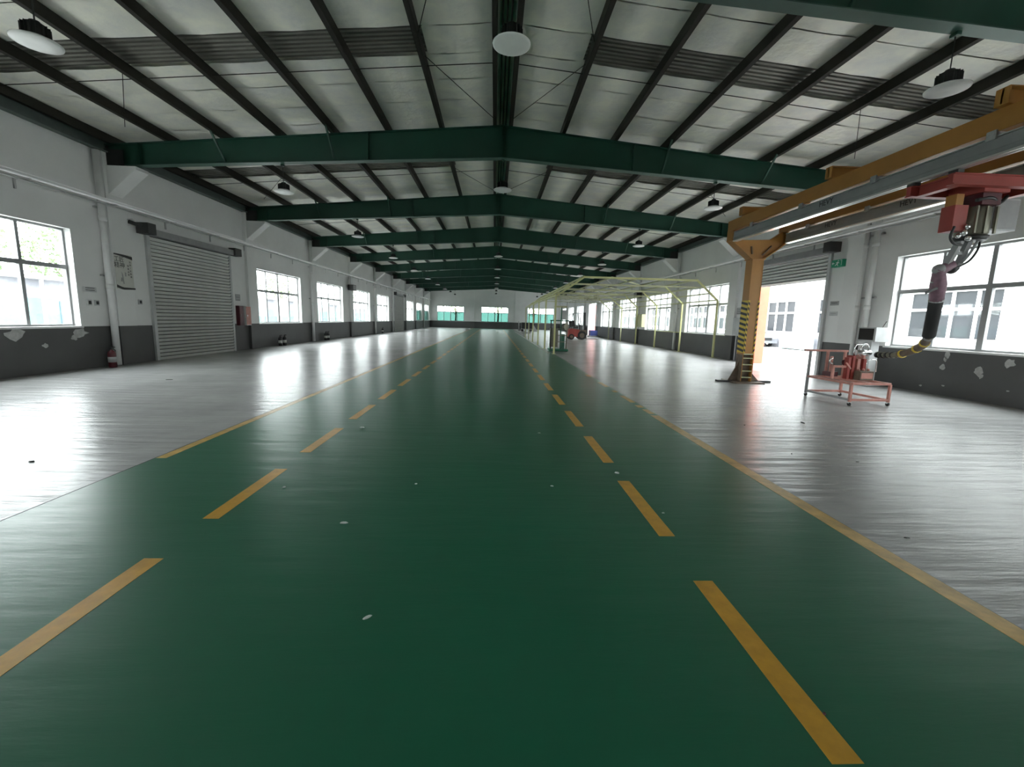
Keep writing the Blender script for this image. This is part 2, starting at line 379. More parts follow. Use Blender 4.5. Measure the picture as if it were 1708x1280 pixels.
for (y0, y1, z0, z1, t) in lw:
    if y0 < 5: window(WL, -1, y0, y1, 'added unseen left wall window beside the viewer, %s from the rear wall' % NUM[n+1] if n < 2 else ''); n += 1; continue  # bays out of view; these windows are added for the daylight they let in
    window(WL, -1, y0, y1, 'four-column aluminium window in left wall, %s one counting from the camera' % ORD[n-2], teal=1 if y0 > 53 else 0); n += 1
n = 0
for (y0, y1, z0, z1, t) in rw:
    if y0 < 5: window(WR, 1, y0, y1, 'added unseen right wall window beside the viewer, %s from the rear wall' % NUM[n+1]); n += 1; continue  # also out of view, added to bring in daylight from the right
    window(WR, 1, y0, y1, 'four-column aluminium window in right wall, %s one counting from the camera' % ORD[n-2]); n += 1
for (x0, x1), l in zip(FAR_W, ('left', 'middle', 'right')):
    window(YE, 1, x0, x1, '%s teal-glazed window in the far end wall' % l, teal=1, axis='Y')

# ------------------------------------------------------------------ roller shutter doors
def slat_mesh(width, h, mat):
    m = MB(); pr = [(0, 0), (.012, h*.10), (.052, h*.66), (.054, h*.74), (.044, h*.80), (.0, h*.90), (0, h*1.06), (-.012, h*1.06), (-.012, 0)]
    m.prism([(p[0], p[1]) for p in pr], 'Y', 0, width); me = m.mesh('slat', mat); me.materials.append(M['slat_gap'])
    for p in me.polygons:      # the dirty hinge line between two slats, with the gap's shade painted in
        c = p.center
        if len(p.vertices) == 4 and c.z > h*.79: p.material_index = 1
    return me
DN = [0]
def shutter(X, sgn, y0, y1, zbot_, ztop_, label, h=.104, near_box=True, roll=True):
    DN[0] += 1; i = -sgn
    t = thing('door_%d' % DN[0], label, 'door', (X, y0, 0), kind='structure')
    if zbot_ < ztop_:
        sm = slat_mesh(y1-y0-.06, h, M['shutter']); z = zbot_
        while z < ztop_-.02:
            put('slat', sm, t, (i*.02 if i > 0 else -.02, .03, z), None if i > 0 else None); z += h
        if i < 0:
            for c in t.children: c.scale = (-1, 1, 1)
    gm = MB().box(min(0, i*.07), max(0, i*.07), -.07, .035, 0, ztop_+.06).mesh('guide_rail', M['lgrey'])
    put('guide_rail', gm, t, (0, 0, 0)); put('guide_rail', gm, t, (0, y1-y0+.035, 0))
    if roll:
        a, b = sorted((0, i*.20)); MB().box(a, b, -.05, y1-y0+.05, ztop_+.02, ztop_+.20).build('shutter_box', M['grey'], t)
    a, b = sorted((i*.02, i*.34))
    MB().box(a, b, -.34, -.06, ztop_+.02, ztop_+.30).build('motor_box', M['shutter_dk'], t)
    a, b = sorted((i*.02, i*.26)); MB().box(a, b, y1-y0+.07, y1-y0+.45, ztop_+.02, ztop_+.28).build('motor_box', M['shutter_dk'], t)
    return t
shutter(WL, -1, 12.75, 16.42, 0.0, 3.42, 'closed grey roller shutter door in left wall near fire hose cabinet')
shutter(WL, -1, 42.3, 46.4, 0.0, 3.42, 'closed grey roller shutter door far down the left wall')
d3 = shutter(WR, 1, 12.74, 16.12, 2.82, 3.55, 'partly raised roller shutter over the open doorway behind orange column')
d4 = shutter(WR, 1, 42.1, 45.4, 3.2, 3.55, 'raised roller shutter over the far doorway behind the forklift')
for d, yj, mm in ((d3, 16.12, 'ochre'), (d4, 45.4, 'pinkj')):
    MB((WR, 12.74 if d is d3 else 42.1, 0)).box(WR+.01, WR+TW+(.12 if d is d3 else .5), yj-.035, yj-.001, .0, 2.9 if d is d3 else 3.2).build('painted_jamb', M[mm], d)

# ------------------------------------------------------------------ roof: insulated sheets, dark rooflight strips
ceiling = thing('ceiling', 'pitched roof lined with grey insulation foil sheets', 'ceiling', (0, 0, 0), kind='structure')
PURX = [-.05-XC]
def sheet_mesh(width, xs0, xs1, sgn, seed):
    """one foil-faced sheet from xs0 to xs1 (distance from ridge), sagging between the purlins"""
    rnd = random.Random(seed); nx, ny = 28, 5; vs = []; fs = []
    for i in range(nx+1):
        d = xs0+(xs1-xs0)*i/nx; ph = ((d-.165) % 1.335)/1.335
        for j in range(ny+1):
            yy = .012+(width-.024)*j/ny
            sag = -.030*math.sin(math.pi*ph)*(.6+.4*math.sin(math.pi*j/ny)) + rnd.uniform(-.006, .006)
            vs.append((XC+sgn*d, yy, 6.215+PH-SL*d+sag+.012))
    for i in range(nx):
        for j in range(ny):
            a = i*(ny+1)+j; q = (a, a+1, a+ny+2, a+ny+1)
            fs.append(q if sgn > 0 else q[::-1])
    # upper face gives the sheet its thickness
    n0 = len(vs)
    vs += [(XC+sgn*xs0, .0, 6.215+PH-SL*xs0+.07), (XC+sgn*xs1, .0, 6.215+PH-SL*xs1+.07), (XC+sgn*xs1, width, 6.215+PH-SL*xs1+.07), (XC+sgn*xs0, width, 6.215+PH-SL*xs0+.07)]
    fs.append((n0, n0+1, n0+2, n0+3))
    me = bpy.data.meshes.new('insulation_sheet'); me.from_pydata(vs, [], fs); me.update(); me.materials.append(M['foil'])
    for p in me.polygons: p.use_smooth = True
    return me
EAVE_L, EAVE_R = XC-(WL-TW-.1), (WR+TW+.1)-XC
SW = 5.2/6
sheets = {s: [sheet_mesh(SW, 0.0, EAVE_L if s < 0 else EAVE_R, s, 10*s+v) for v in range(4)] for s in (-1, 1)}
ridge_bits = {s: sheet_mesh(.8, 0.0, 1.46, s, 77+s) for s in (-1, 1)}
def corr_mesh(sgn, ext):
    m = MB(); n = 7; pw = .8/n; vs = []; prof = []
    for k in range(n):
        y = k*pw; prof += [(y, .0), (y+pw*.5, .0), (y+pw*.62, .055), (y+pw*.88, .055)]
    prof.append((.8, 0))
    for d in (1.46, ext):
        vs += [(XC+sgn*d, y, 6.215+PH-SL*d+.05+z) for y, z in prof]
    k = len(prof); fs = [(i, i+1, k+i+1, k+i) for i in range(k-1)]
    vs2 = [(x, y, z+.012) for x, y, z in vs]; fs += [tuple(j+2*k for j in f)[::-1] for f in fs]
    m.add(vs+vs2, fs); return m.mesh('rooflight_strip', M['skylight'])
corr = {-1: corr_mesh(-1, EAVE_L), 1: corr_mesh(1, EAVE_R)}
for k in range(-3, 10):
    b = bay0(k)
    for s in (-1, 1):
        for j in range(6):
            y = b-.15+SW*j+(.8 if j > 2 else 0)
            if y+SW < YB-TW-.05 or y > YE+.1: continue
            put('insulation_sheet', sheets[s][random.randrange(4)], ceiling, (0, y, 0))
        if b+2.6 > YB-.9:
            put('insulation_sheet', ridge_bits[s], ceiling, (0, b+2.45, 0)); put('rooflight_strip', corr[s], ceiling, (0, b+2.45, 0))
for dx in (-.075, 0.0, .075):
    MB().box(XC+dx-.014, XC+dx+.014, YB, YE, zroof(XC)-.075, zroof(XC)+.03).build('ridge_rib', M['purlin'], ceiling)
# weather skin above everything (keeps daylight out at the joints)
sk = MB(); e1, e2 = WL-TW-.1, WR+TW+.1
for x0, x1 in ((e1, XC), (XC, e2)):
    sk.add([(x0, YB-.4, zroof(x0)+.15), (x1, YB-.4, zroof(x1)+.15), (x1, YE+.5, zroof(x1)+.15), (x0, YE+.5, zroof(x0)+.15),
            (x0, YB-.4, zroof(x0)+.18), (x1, YB-.4, zroof(x1)+.18), (x1, YE+.5, zroof(x1)+.18), (x0, YE+.5, zroof(x0)+.18)],
           [(0, 3, 2, 1), (4, 5, 6, 7), (0, 1, 5, 4), (1, 2, 6, 5), (2, 3, 7, 6), (3, 0, 4, 7)])
sk.build('roof_skin', M['skylight'], ceiling)
# eave closure between wall top and roof
for X, sgn, l in ((WL, -1, 'left'), (WR, 1, 'right')):
    a, b = sorted((X+sgn*TW, X+sgn*(TW-.05))); MB().box(a, b, YB-.3, YE+.3, WALLTOP-.05, zroof(X)+.16).build('eave_closure', M['eave'], ceiling)
    i = -sgn; a, b = sorted((X-i*.05, X+i*.16)); eb = MB(); eb.box(a, b, YB, YE, WALLTOP+.005, WALLTOP+.03); eb.box(a, b, YB, YE, WALLTOP+.32, WALLTOP+.345)
    a, b = sorted((X+i*.03, X+i*.05)); eb.box(a, b, YB, YE, WALLTOP+.03, WALLTOP+.32)
    tag(eb.build('eave_beam', M['eave']), 'grey-green steel eave beam running along the top of the %s wall' % l, 'beam')

# ------------------------------------------------------------------ purlins
pd = [.165+1.335*i for i in range(8)]
for s, sl in ((-1, 'left'), (1, 'right')):
    for i, d in enumerate(pd):
        x = XC+s*d
        if x < WL+.05 or x > WR-.05: continue
        z = ztop(x); m = MB()
        m.box(x-.006, x+.006, YB, YE, z+.003, z+PH-.01)
        a, b = sorted((x, x+s*.085)); m.box(a, b, YB, YE, z+.003, z+.012); m.box(a, b, YB, YE, z+PH-.019, z+PH-.01)
        a, b = sorted((x+s*.077, x+s*.085)); m.box(a, b, YB, YE, z+.003, z+.03)
        tag(m.build('roof_purlin', M['purlin']), 'dark steel purlin on the %s roof slope, %s' % (sl, 'beside the ridge' if i == 0 else '%s out from the ridge' % NUM[i]), 'purlin', 'roof purlins')

# ------------------------------------------------------------------ girders
def girder(k):
    y = bay0(k); o = (XC, y, zbot(XC))
    lab = ('nearest green roof girder, only its right end in view at top right' if k == 0 else '%s green roof girder from the camera, spanning wall to wall' % ORD[k])
    t = thing('roof_girder', lab, 'girder', o, 'green roof girders')
    xa, xb = WL+.02, WR-.02
    web = MB(o); web.prism([(xa, zbot(xa)), (XC, zbot(XC)), (xb, zbot(xb)), (xb, ztop(xb)-.014), (XC, ztop(XC)-.014), (xa, ztop(xa)-.014)], 'Y', y-.006, y+.006)
    web.build('web', M['girder'], t)
    for nm, fn, th, mt in (('bottom_flange', zbot, .016, 'girder_lit'), ('top_flange', ztop, .014, 'girder')):
        fm = MB(o)
        for x0, x1 in ((xa, XC), (XC, xb)):
            fm.prism([(x0, fn(x0)-th), (x1, fn(x1)-th), (x1, fn(x1)), (x0, fn(x0))], 'Y', y-.10, y+.10)
        fm.build(nm, M[mt], t)
    for x in (XC-.012, XC+.012, XC-3.35, XC+3.35, WL+.85, WR-.85):
        MB(o).box(x-.006, x+.006, y-.095, y+.095, zbot(x), ztop(x)-.014).build('stiffener', M['girder'], t)
    for x in (XC-6.84, XC-4.17, XC+4.17, XC+6.84):
        MB(o).bar((x-.035, y-.55, ztop(x)+.02), (x-.035, y-.01, zbot(x)+.04), .04, .04).build('fly_brace', M['girder'], t)
    for X, i in ((WL, 1), (WR, -1)):
        e = MB(o); a, b = sorted((X+i*.02, X+i*.50)); e.box(a, b, y-.14, y+.14, 4.872, zbot(X)-.02); e.box(a, b, y-.13, y-.115, zbot(X), ztop(X)-.12)
        x1 = X+i*.30; e.bar((x1, y-.12, zbot(x1)+.02), (X+i*.12, y-.12, ztop(X)-.05), .012, .06)
        e.build('bearing_plate', M['black'], t)
    return t
for k in range(0, 10): girder(k)

# sag rods and wind bracing
rod_n = 0
for k in range(0, 4):
    yy = bay0(k)+3.36
    for s, sl in ((-1, 'left'), (1, 'right')):
        xe = WL+.3 if s < 0 else WR-.3
        tag(MB().tube([(XC+s*.165, yy, ztop(XC)+.05), (xe, yy, ztop(xe)+.05)], .008, 6).build('sag_rod', M['purlin']),
            'thin sag rod across the %s roof slope between %s and %s girders' % (sl, ORD[k], ORD[k+1]), 'rod', 'roof sag rods')
def rod(p, q, label): tag(MB().tube([p, q], .007, 6).build('brace_rod', M['purlin']), label, 'rod', 'roof brace rods')
for k in (0, 1):
    b = bay0(k)
    for s, sl in ((-1, 'left'), (1, 'right')):
        xa, xb = XC+s*1.5, XC+s*.25
        rod((xa, b+3.1, ztop(xa)+.10), (xb, b+5.6, ztop(xb)+.05), 'thin diagonal brace rod left of ridge, running to the %s girder' % ORD[k+1] if s < 0 else 'thin diagonal brace rod right of ridge, running to the %s girder' % ORD[k+1])
        rod((xa, b+2.4, ztop(xa)+.06), (XC+s*.75, b+.15, ztop(XC)), 'thin diagonal brace rod %s of ridge, starting at the %s girder' % (sl, ORD[k]))
        xa, xb = XC+s*7.0, XC+s*8.6
        rod((xa, b+3.2, ztop(xa)+.10), (xb, b+5.2, ztop(xb)+.05), 'thin diagonal brace rod near the %s eave between %s and %s girders' % (sl, ORD[k], ORD[k+1]))

# ------------------------------------------------------------------ high-bay lamps
LZ = .0
def lamp_meshes():
    d = {}
    d['diffuser'] = MB().lathe((0, 0, 0), [(.0, .004), (.12, .0), (.205, .006), (.228, .016), (.232, .03), (.22, .034)], 28).mesh('diffuser', M['lamp_w'], True)
    d['reflector'] = MB().lathe((0, 0, 0), [(.225, .034), (.17, .052), (.135, .07), (.13, .075)], 28).mesh('reflector', M['lgrey'], True)
    h = MB(); h.lathe((0, 0, 0), [(.105, .07), (.105, .21), (.06, .225), (.05, .25)], 18)
    for i in range(16):
        a = 2*math.pi*i/16; c, s = math.cos(a), math.sin(a)
        h.bar((c*.118, s*.118, .075), (c*.118, s*.118, .20), .03, .006, (-s, c, 0))
    d['heat_sink'] = h.mesh('heat_sink', M['black'])
    return d
LM = lamp_meshes()
def lamp(x, y, z, top, label):
    t = thing('high_bay_lamp', label, 'lamp', (x, y, z), 'high-bay lamps')
    for n_, me in LM.items(): put(n_, me, t)
    o = (x, y, z)
    MB(o).tube([(x, y, z+.25), (x, y, top-.03)], .008, 6).build('hanger_rod', M['black'], t)
    MB(o).box(x-.03, x+.03, y-.05, y+.05, top-.045, top-.005).build('clamp', M['girder'], t)
for k in range(0, 10):
    y = bay0(k)+.06
    gl = 'the %s girder' % ORD[k]
    lamp(-5.40, y, 4.44, zbot(-5.4)-.016, 'round high-bay lamp on the left slope, hung from %s' % gl)
    lamp(5.72, y, 4.44, zbot(5.72)-.016, 'round high-bay lamp on the right slope, hung from %s' % gl)
    if k != 2: lamp(.14, y, 4.69, zbot(.14)-.016, 'round high-bay lamp under the ridge, hung from %s' % gl)

# ------------------------------------------------------------------ wall services
def conduit(X, i, label):
    t = thing('wall_conduit', label, 'pipe', (X+i*.2, YB+.1, 3.98))
    o = (X+i*.2, YB+.1, 3.98)
    MB(o).tube([(X+i*.275, YB+.1, 3.99), (X+i*.275, YE-.2, 3.99)], .046, 12).build('main_pipe', M['white'], t, True)
    MB(o).tube([(X+i*.255, YB+.1, 3.895), (X+i*.255, YE-.2, 3.895)], .02, 8).build('conduit_tube', M['steel'], t)
    br = MB((0, 0, 0)); a, b = sorted((0, i*.33)); br.box(a, b, -.02, .02, -.04, -.02); a, b = sorted((0, i*.03)); br.box(a, b, -.02, .02, -.22, -.04)
    bm_ = br.mesh('wall_bracket', M['steel'])
    y = YB+1.5
    while y < YE-1: put('wall_bracket', bm_, t, (X-o[0], y-o[1], 3.96-o[2]+.0)); y += 2.0
conduit(WL, 1, 'long white pipe with thin conduit along the left wall')
conduit(WR, -1, 'long white pipe with thin conduit along the right wall')

def downpipe(X, i, y, label, r=.075, top=5.12, sock=True):
    o = (X+i*.13, y, 0); t = thing('downpipe', label, 'pipe', o)
    MB(o).tube([(X+i*.13, y, .02), (X+i*.13, y, top)], r, 14).build('pipe', M['pipe'], t, True)
    for z in (1.9, 3.5):
        MB(o).cyl((X+i*.13, y, z), (X+i*.13, y, z+.12), r*1.12, 14).build('coupling', M['pipe'], t, True)
        a, b = sorted((X, X+i*.06)); MB(o).box(a, b, y-.1, y+.1, z+.3, z+.34).build('pipe_clip', M['steel'], t)
downpipe(WL, 1, 11.30, 'white downpipe beside the notice poster on the left wall')
downpipe(WL, 1, 23.30, 'white downpipe at the fourth girder on the left wall')
downpipe(WL, 1, 35.3, 'white downpipe at the sixth girder on the left wall')
downpipe(WL, 1, 41.3, 'white downpipe beside the far left roller shutter')
downpipe(WL, 1, 59.3, 'white downpipe at the tenth girder on the left wall')
downpipe(WR, -1, 11.12, 'right hand one of two white downpipes beside the exit sign', r=.07)
downpipe(WR, -1, 11.42, 'left hand one of two white downpipes beside the exit sign', r=.05)
downpipe(WR, -1, 23.2, 'white downpipe at the fourth girder on the right wall')
downpipe(WR, -1, 47.3, 'white downpipe behind the forklift on the right wall')

def text_mesh(body, size, mat, name='lettering', align='CENTER'):
    cu = bpy.data.curves.new('t', 'FONT'); cu.body = body; cu.size = size; cu.extrude = .0015; cu.align_x = align; cu.align_y = 'CENTER'
    o = bpy.data.objects.new('t', cu); COL.objects.link(o)
    bpy.context.view_layer.update(); dg = bpy.context.evaluated_depsgraph_get()
    me = bpy.data.meshes.new_from_object(o.evaluated_get(dg)); me.name = name; me.materials.clear(); me.materials.append(mat)
    bpy.data.objects.remove(o); return me
ROT_L = (math.pi/2, 0, math.pi/2)       # reads from +X side, i.e. on the left wall
ROT_R = (math.pi/2, 0, -math.pi/2)      # on the right wall

# notice poster on the left pilaster
px = WL+.108
t = thing('notice_poster', 'white notice poster with dark curved borders beside the downpipe', 'poster', (px, 11.79, 2.37))
MB((px, 11.79, 2.37)).box(px-.006, px+.002, 11.53, 12.06, 1.93, 2.80).build('board', M['paper'], t)
def band(pts, th):
    m = MB((px, 11.79, 2.37)); n_ = len(pts)
    poly = [(a, b) for a, b in pts]+[(a, b-th(i/(n_-1))) for i, (a, b) in reversed(list(enumerate(pts)))]
    m.prism(poly, 'X', px+.002, px+.005); return m
band([(11.52+.55*i/8, 2.80-.035*(i/8)**2) for i in range(9)], lambda u: .03+.05*u).build('border', M['ink'], t)
band([(11.53+.56*i/8, 2.03-.06*min(1, i/2.5)) for i in range(9)], lambda u: .07-.03*u).build('border', M['ink'], t)
try:
    for body, yy, zz, sz in (('工匠', 11.665, 2.66, .15), ('精神', 11.665, 2.51, .16)):
        put('lettering', text_mesh(body, sz, M['ink']), t, (.003, yy-11.79, zz-2.37), ROT_L)
    for body, yy, z0, sz in (('弘扬工匠精神', 11.99, 2.62, .055), ('铸就品质', 11.92, 2.52, .055)):
        for j, ch in enumerate(body): put('lettering', text_mesh(ch, sz, M['ink']), t, (.003, yy-11.79, z0-.075*j-2.37), ROT_L)
except Exception as ex: print('text', ex)
fig = MB((px, 11.79, 2.37))   # small dark figure drawing at the foot of the poster
fig.prism([(11.66, 2.12), (11.71, 2.11), (11.72, 2.2), (11.68, 2.22)], 'X', px+.002, px+.004)
fig.prism([(11.73, 2.06), (11.76, 2.06), (11.74, 2.3), (11.70, 2.36)], 'X', px+.002, px+.004)
fig.prism([(11.80, 2.25), (11.84, 2.25), (11.84, 2.34), (11.80, 2.36)], 'X', px+.002, px+.004)
fig.build('drawing', M['grey'], t)

def wallbox(name, label, cat, X, i, y0, y1, z0, z1, d, mat, extra=None, off=0.0):
    """box on a wall with a door face"""
    o = (X+i*off, (y0+y1)/2, z0); t = thing(name, label, cat, o)
    a, b = sorted((X+i*off, X+i*(off+d))); m = MB(o); m.box(a, b, y0, y1, z0, z1); m.build('body', M[mat], t)
    a, b = sorted((X+i*(off+d), X+i*(off+d+.012))); MB(o).box(a, b, y0+.02, y1-.02, z0+.02, z1-.02).build('door', M[mat if not extra else extra], t)
    a, b = sorted((X+i*(off+d+.012), X+i*(off+d+.03))); yk = y0+.05; MB(o).box(a, b, yk, yk+.02, (z0+z1)/2-.04, (z0+z1)/2+.04).build('handle', M['chrome'], t)
    return t
wallbox('fire_hose_cabinet', 'red fire hose cabinet with painted pinkish reflection and white frame right of left shutter', 'cabinet', WL, 1, 17.12, 17.46, .93, 1.66, .14, 'white', 'cart_red', .0)  # pinkish door: reflection off the red box's glass front put into its colour
wallbox('fire_box', 'dark red wall box between left shutter and fire hose cabinet', 'box', WL, 1, 16.72, 17.02, .93, 1.66, .12, 'dkred', None, .0)
def plate(name, label, cat, X, i, y0, y1, z0, z1, mat, off=0.0, mat2='ink', lines=3):
    o = (X+i*off, (y0+y1)/2, z0); t = thing(name, label, cat, o)
    a, b = sorted((X+i*off, X+i*(off+.008))); MB(o).box(a, b, y0, y1, z0, z1).build('board', M[mat], t)
    a, b = sorted((X+i*(off+.008), X+i*(off+.011)))
    for j in range(lines):
        zz = z1-(z1-z0)*(j+.7)/(lines+.4); MB(o).box(a, b, y0+.15*(y1-y0), y1-.15*(y1-y0), zz, zz+(z1-z0)*.12).build('print_line', M[mat2], t)
    return t
plate('wall_sign', 'small grey striped sign above the dark red box', 'sign', WL, 1, 16.74, 17.04, 1.84, 2.08, 'grey', mat2='lgrey', lines=2)
plate('wall_sign', 'small striped sign right of the nearest left window', 'sign', WL, 1, 10.72, 11.06, 1.80, 1.92, 'lgrey', mat2='ink', lines=2)
def switch(X, i, y, z, label, s=.055):
    o = (X, y, z); t = thing('wall_switch', label, 'switch', o)
    a, b = sorted((X, X+i*.03)); MB(o).box(a, b, y-s, y+s, z-s*1.2, z+s*1.2).build('back_box', M['lgrey'], t)
    a, b = sorted((X+i*.03, X+i*.045)); MB(o).box(a, b, y-s*.5, y+s*.5, z-s*.7, z+s*.7).build('rocker', M['black'], t)
switch(WL, 1, 10.82, 1.55, 'left one of two small switches right of the nearest left window')
switch(WL, 1, 11.02, 1.55, 'right one of two small switches right of the nearest left window')
switch(WL, 1, 12.32, 1.62, 'small dark switch between poster and left shutter door')
switch(WL, 1, 18.02, 1.42, 'small dark switch left of the second left window')
switch(WR, -1, 11.95, 2.72, 'left one of two small dark boxes below the exit sign', .045)
switch(WR, -1, 11.68, 2.72, 'right one of two small dark boxes below the exit sign', .045)
switch(WR, -1, 11.86, 1.55, 'small dark switch low on the wall right of the open doorway', .05)
plate('wall_sign', 'upper one of two grey name plates right of the open doorway', 'sign', WR, -1, 12.24, 12.56, 2.06, 2.18, 'grey', lines=1)
plate('wall_sign', 'lower one of two grey name plates right of the open doorway', 'sign', WR, -1, 12.24, 12.54, 1.76, 1.88, 'lgrey', mat2='grey', lines=1)

# vertical conduits beside the exit sign
for j, (yy, lab) in enumerate(((11.90, 'left'), (11.66, 'right'))):
    tag(MB().tube([(WR-.03, yy, 1.0), (WR-.03, yy, 3.94)], .018, 8).build('wall_conduit', M['pipe']), 'thin vertical conduit on the right wall, %s one of two beside the exit sign' % lab, 'pipe')

# exit sign
ex = WR-.10; o = (ex, 12.36, 3.14)
t = thing('exit_sign', 'green running-man exit sign above the right of the open doorway', 'sign', o)
MB(o).box(ex-.02, WR-.001, 12.16, 12.56, 3.14, 3.34).build('box', M['sign_g'], t)
pic = MB(o); X0, X1 = ex-.024, ex-.02
def P_(pts): pic.prism(pts, 'X', X0, X1)
P_([(12.30, 3.29), (12.33, 3.29), (12.33, 3.32), (12.30, 3.32)])                                   # head
P_([(12.33, 3.20), (12.37, 3.21), (12.35, 3.28), (12.31, 3.28)])                                   # torso
P_([(12.37, 3.20), (12.42, 3.17), (12.43, 3.18), (12.37, 3.23)]); P_([(12.33, 3.20), (12.30, 3.16), (12.31, 3.155), (12.36, 3.20)])
P_([(12.31, 3.27), (12.27, 3.24), (12.275, 3.23), (12.32, 3.25)]); P_([(12.35, 3.27), (12.40, 3.26), (12.40, 3.25), (12.35, 3.25)])
P_([(12.19, 3.17), (12.20, 3.17), (12.20, 3.31), (12.19, 3.31)]); P_([(12.19, 3.31), (12.25, 3.31), (12.25, 3.32), (12.19, 3.32)])
P_([(12.45, 3.235), (12.50, 3.235), (12.50, 3.20), (12.54, 3.245), (12.50, 3.29), (12.50, 3.255), (12.45, 3.255)])
pic.build('pictogram', M['lamp_w'], t)

# security camera beside left shutter
o = (WL, 12.15, 3.66); t = thing('security_camera', 'dark security camera on a white wall bracket left of shutter', 'camera', o)
MB(o).box(WL, WL+.03, 12.03, 12.2, 3.56, 3.86).build('wall_bracket', M['white'], t)
MB(o).tube([(WL+.03, 12.12, 3.72), (WL+.16, 12.14, 3.74), (WL+.2, 12.16, 3.68)], .015, 6).build('arm', M['white'], t)
MB(o).cyl((WL+.13, 12.06, 3.66), (WL+.26, 12.30, 3.60), .05, 10).build('camera_body', M['black'], t)

# loudspeaker-like boxes high on both walls
for X, i, yy, zz, l in ((WL, 1, 29.3, 3.02, 'left'), (WR, -1, 29.3, 3.06, 'right')):
    o = (X+i*.3, yy, zz); t = thing('wall_speaker', 'dark box speaker hung high on the %s wall at the fifth girder' % l, 'speaker', o)
    a, b = sorted((X+i*.12, X+i*.45)); MB(o).box(a, b, yy-.35, yy+.3, zz, zz+.36).build('box', M['black'], t)
    a, b = sorted((X+i*.45, X+i*.46)); MB(o).box(a, b, yy-.3, yy+.25, zz+.04, zz+.32).build('grille', M['grey'], t)
    MB(o).tube([(X+i*.25, yy-.2, zz+.36), (X+i*.25, yy-.2, zz+.85), (X+i*.15, yy-.2, 3.93)], .012, 6).build('hanger', M['steel'], t)
wallbox('control_cabinet', 'pale beige control cabinet on the right wall beside the canopy', 'cabinet', WR, -1, 28.15, 29.3, 1.15, 1.98, .28, 'frame_p', None)
wallbox('electrical_cabinet', 'light grey electrical cabinet left of the open doorway', 'cabinet', WR, -1, 16.75, 17.35, 1.0, 1.72, .2, 'lgrey', None)
plate('wall_sign', 'grey panel sign above the electrical cabinet by the open doorway', 'sign', WR, -1, 17.1, 17.5, 1.86, 2.12, 'grey', mat2='lgrey', lines=3)
for yy, l in ((16.85, 'right'), (17.02, 'middle'), (17.2, 'left')):
    tag(MB().tube([(WR-.1, yy, .01), (WR-.1, yy, 1.0)], .022, 8).build('cable_pipe', M['steel']), '%s one of three pipes under the electrical cabinet' % l, 'pipe')

# fire extinguishers on the floor along the left wall
def extinguisher(x, y, h, label, mat='dkred'):
    o = (x, y, 0); t = thing('fire_extinguisher', label, 'extinguisher', o, 'fire extinguishers'); r = h*.16
    MB(o).lathe(o, [(r*.9, 0), (r, .02), (r, h*.66), (r*.85, h*.74), (r*.35, h*.8), (r*.3, h*.84)], 14).build('cylinder', M[mat], t, True)
    MB(o).lathe(o, [(r*1.02, h*.25), (r*1.02, h*.5)], 14).build('label_band', M['grey' if mat == 'dkred' else 'paper'], t, True)
    v = MB(o); v.cyl((x, y, h*.84), (x, y, h*.92), r*.3, 8); v.box(x-.015, x+.09, y-.012, y+.012, h*.93, h*.96); v.box(x-.015, x+.08, y-.012, y+.012, h*.98, h*1.0)
    v.build('valve', M['black'], t)
    MB(o).tube([(x, y+.03, h*.88), (x, y+r*1.3, h*.8), (x, y+r*1.25, h*.35)], .010, 6).build('hose', M['rubber'], t)
extinguisher(WL+.32, 10.92, .52, 'dark red fire extinguisher at the foot of the nearest left downpipe')
extinguisher(WL+.2, 19.55, .48, 'left one of two extinguishers under the second left window', 'rubber')
extinguisher(WL+.2, 19.95, .48, 'right one of two extinguishers under the second left window', 'rubber')
extinguisher(WL+.2, 24.75, .50, 'left one of two extinguishers under the third left window', 'rubber')
extinguisher(WL+.2, 25.1, .50, 'right one of two extinguishers under the third left window', 'rubber')
extinguisher(WL+.2, 37.2, .50, 'lone extinguisher under the fifth left window', 'rubber')

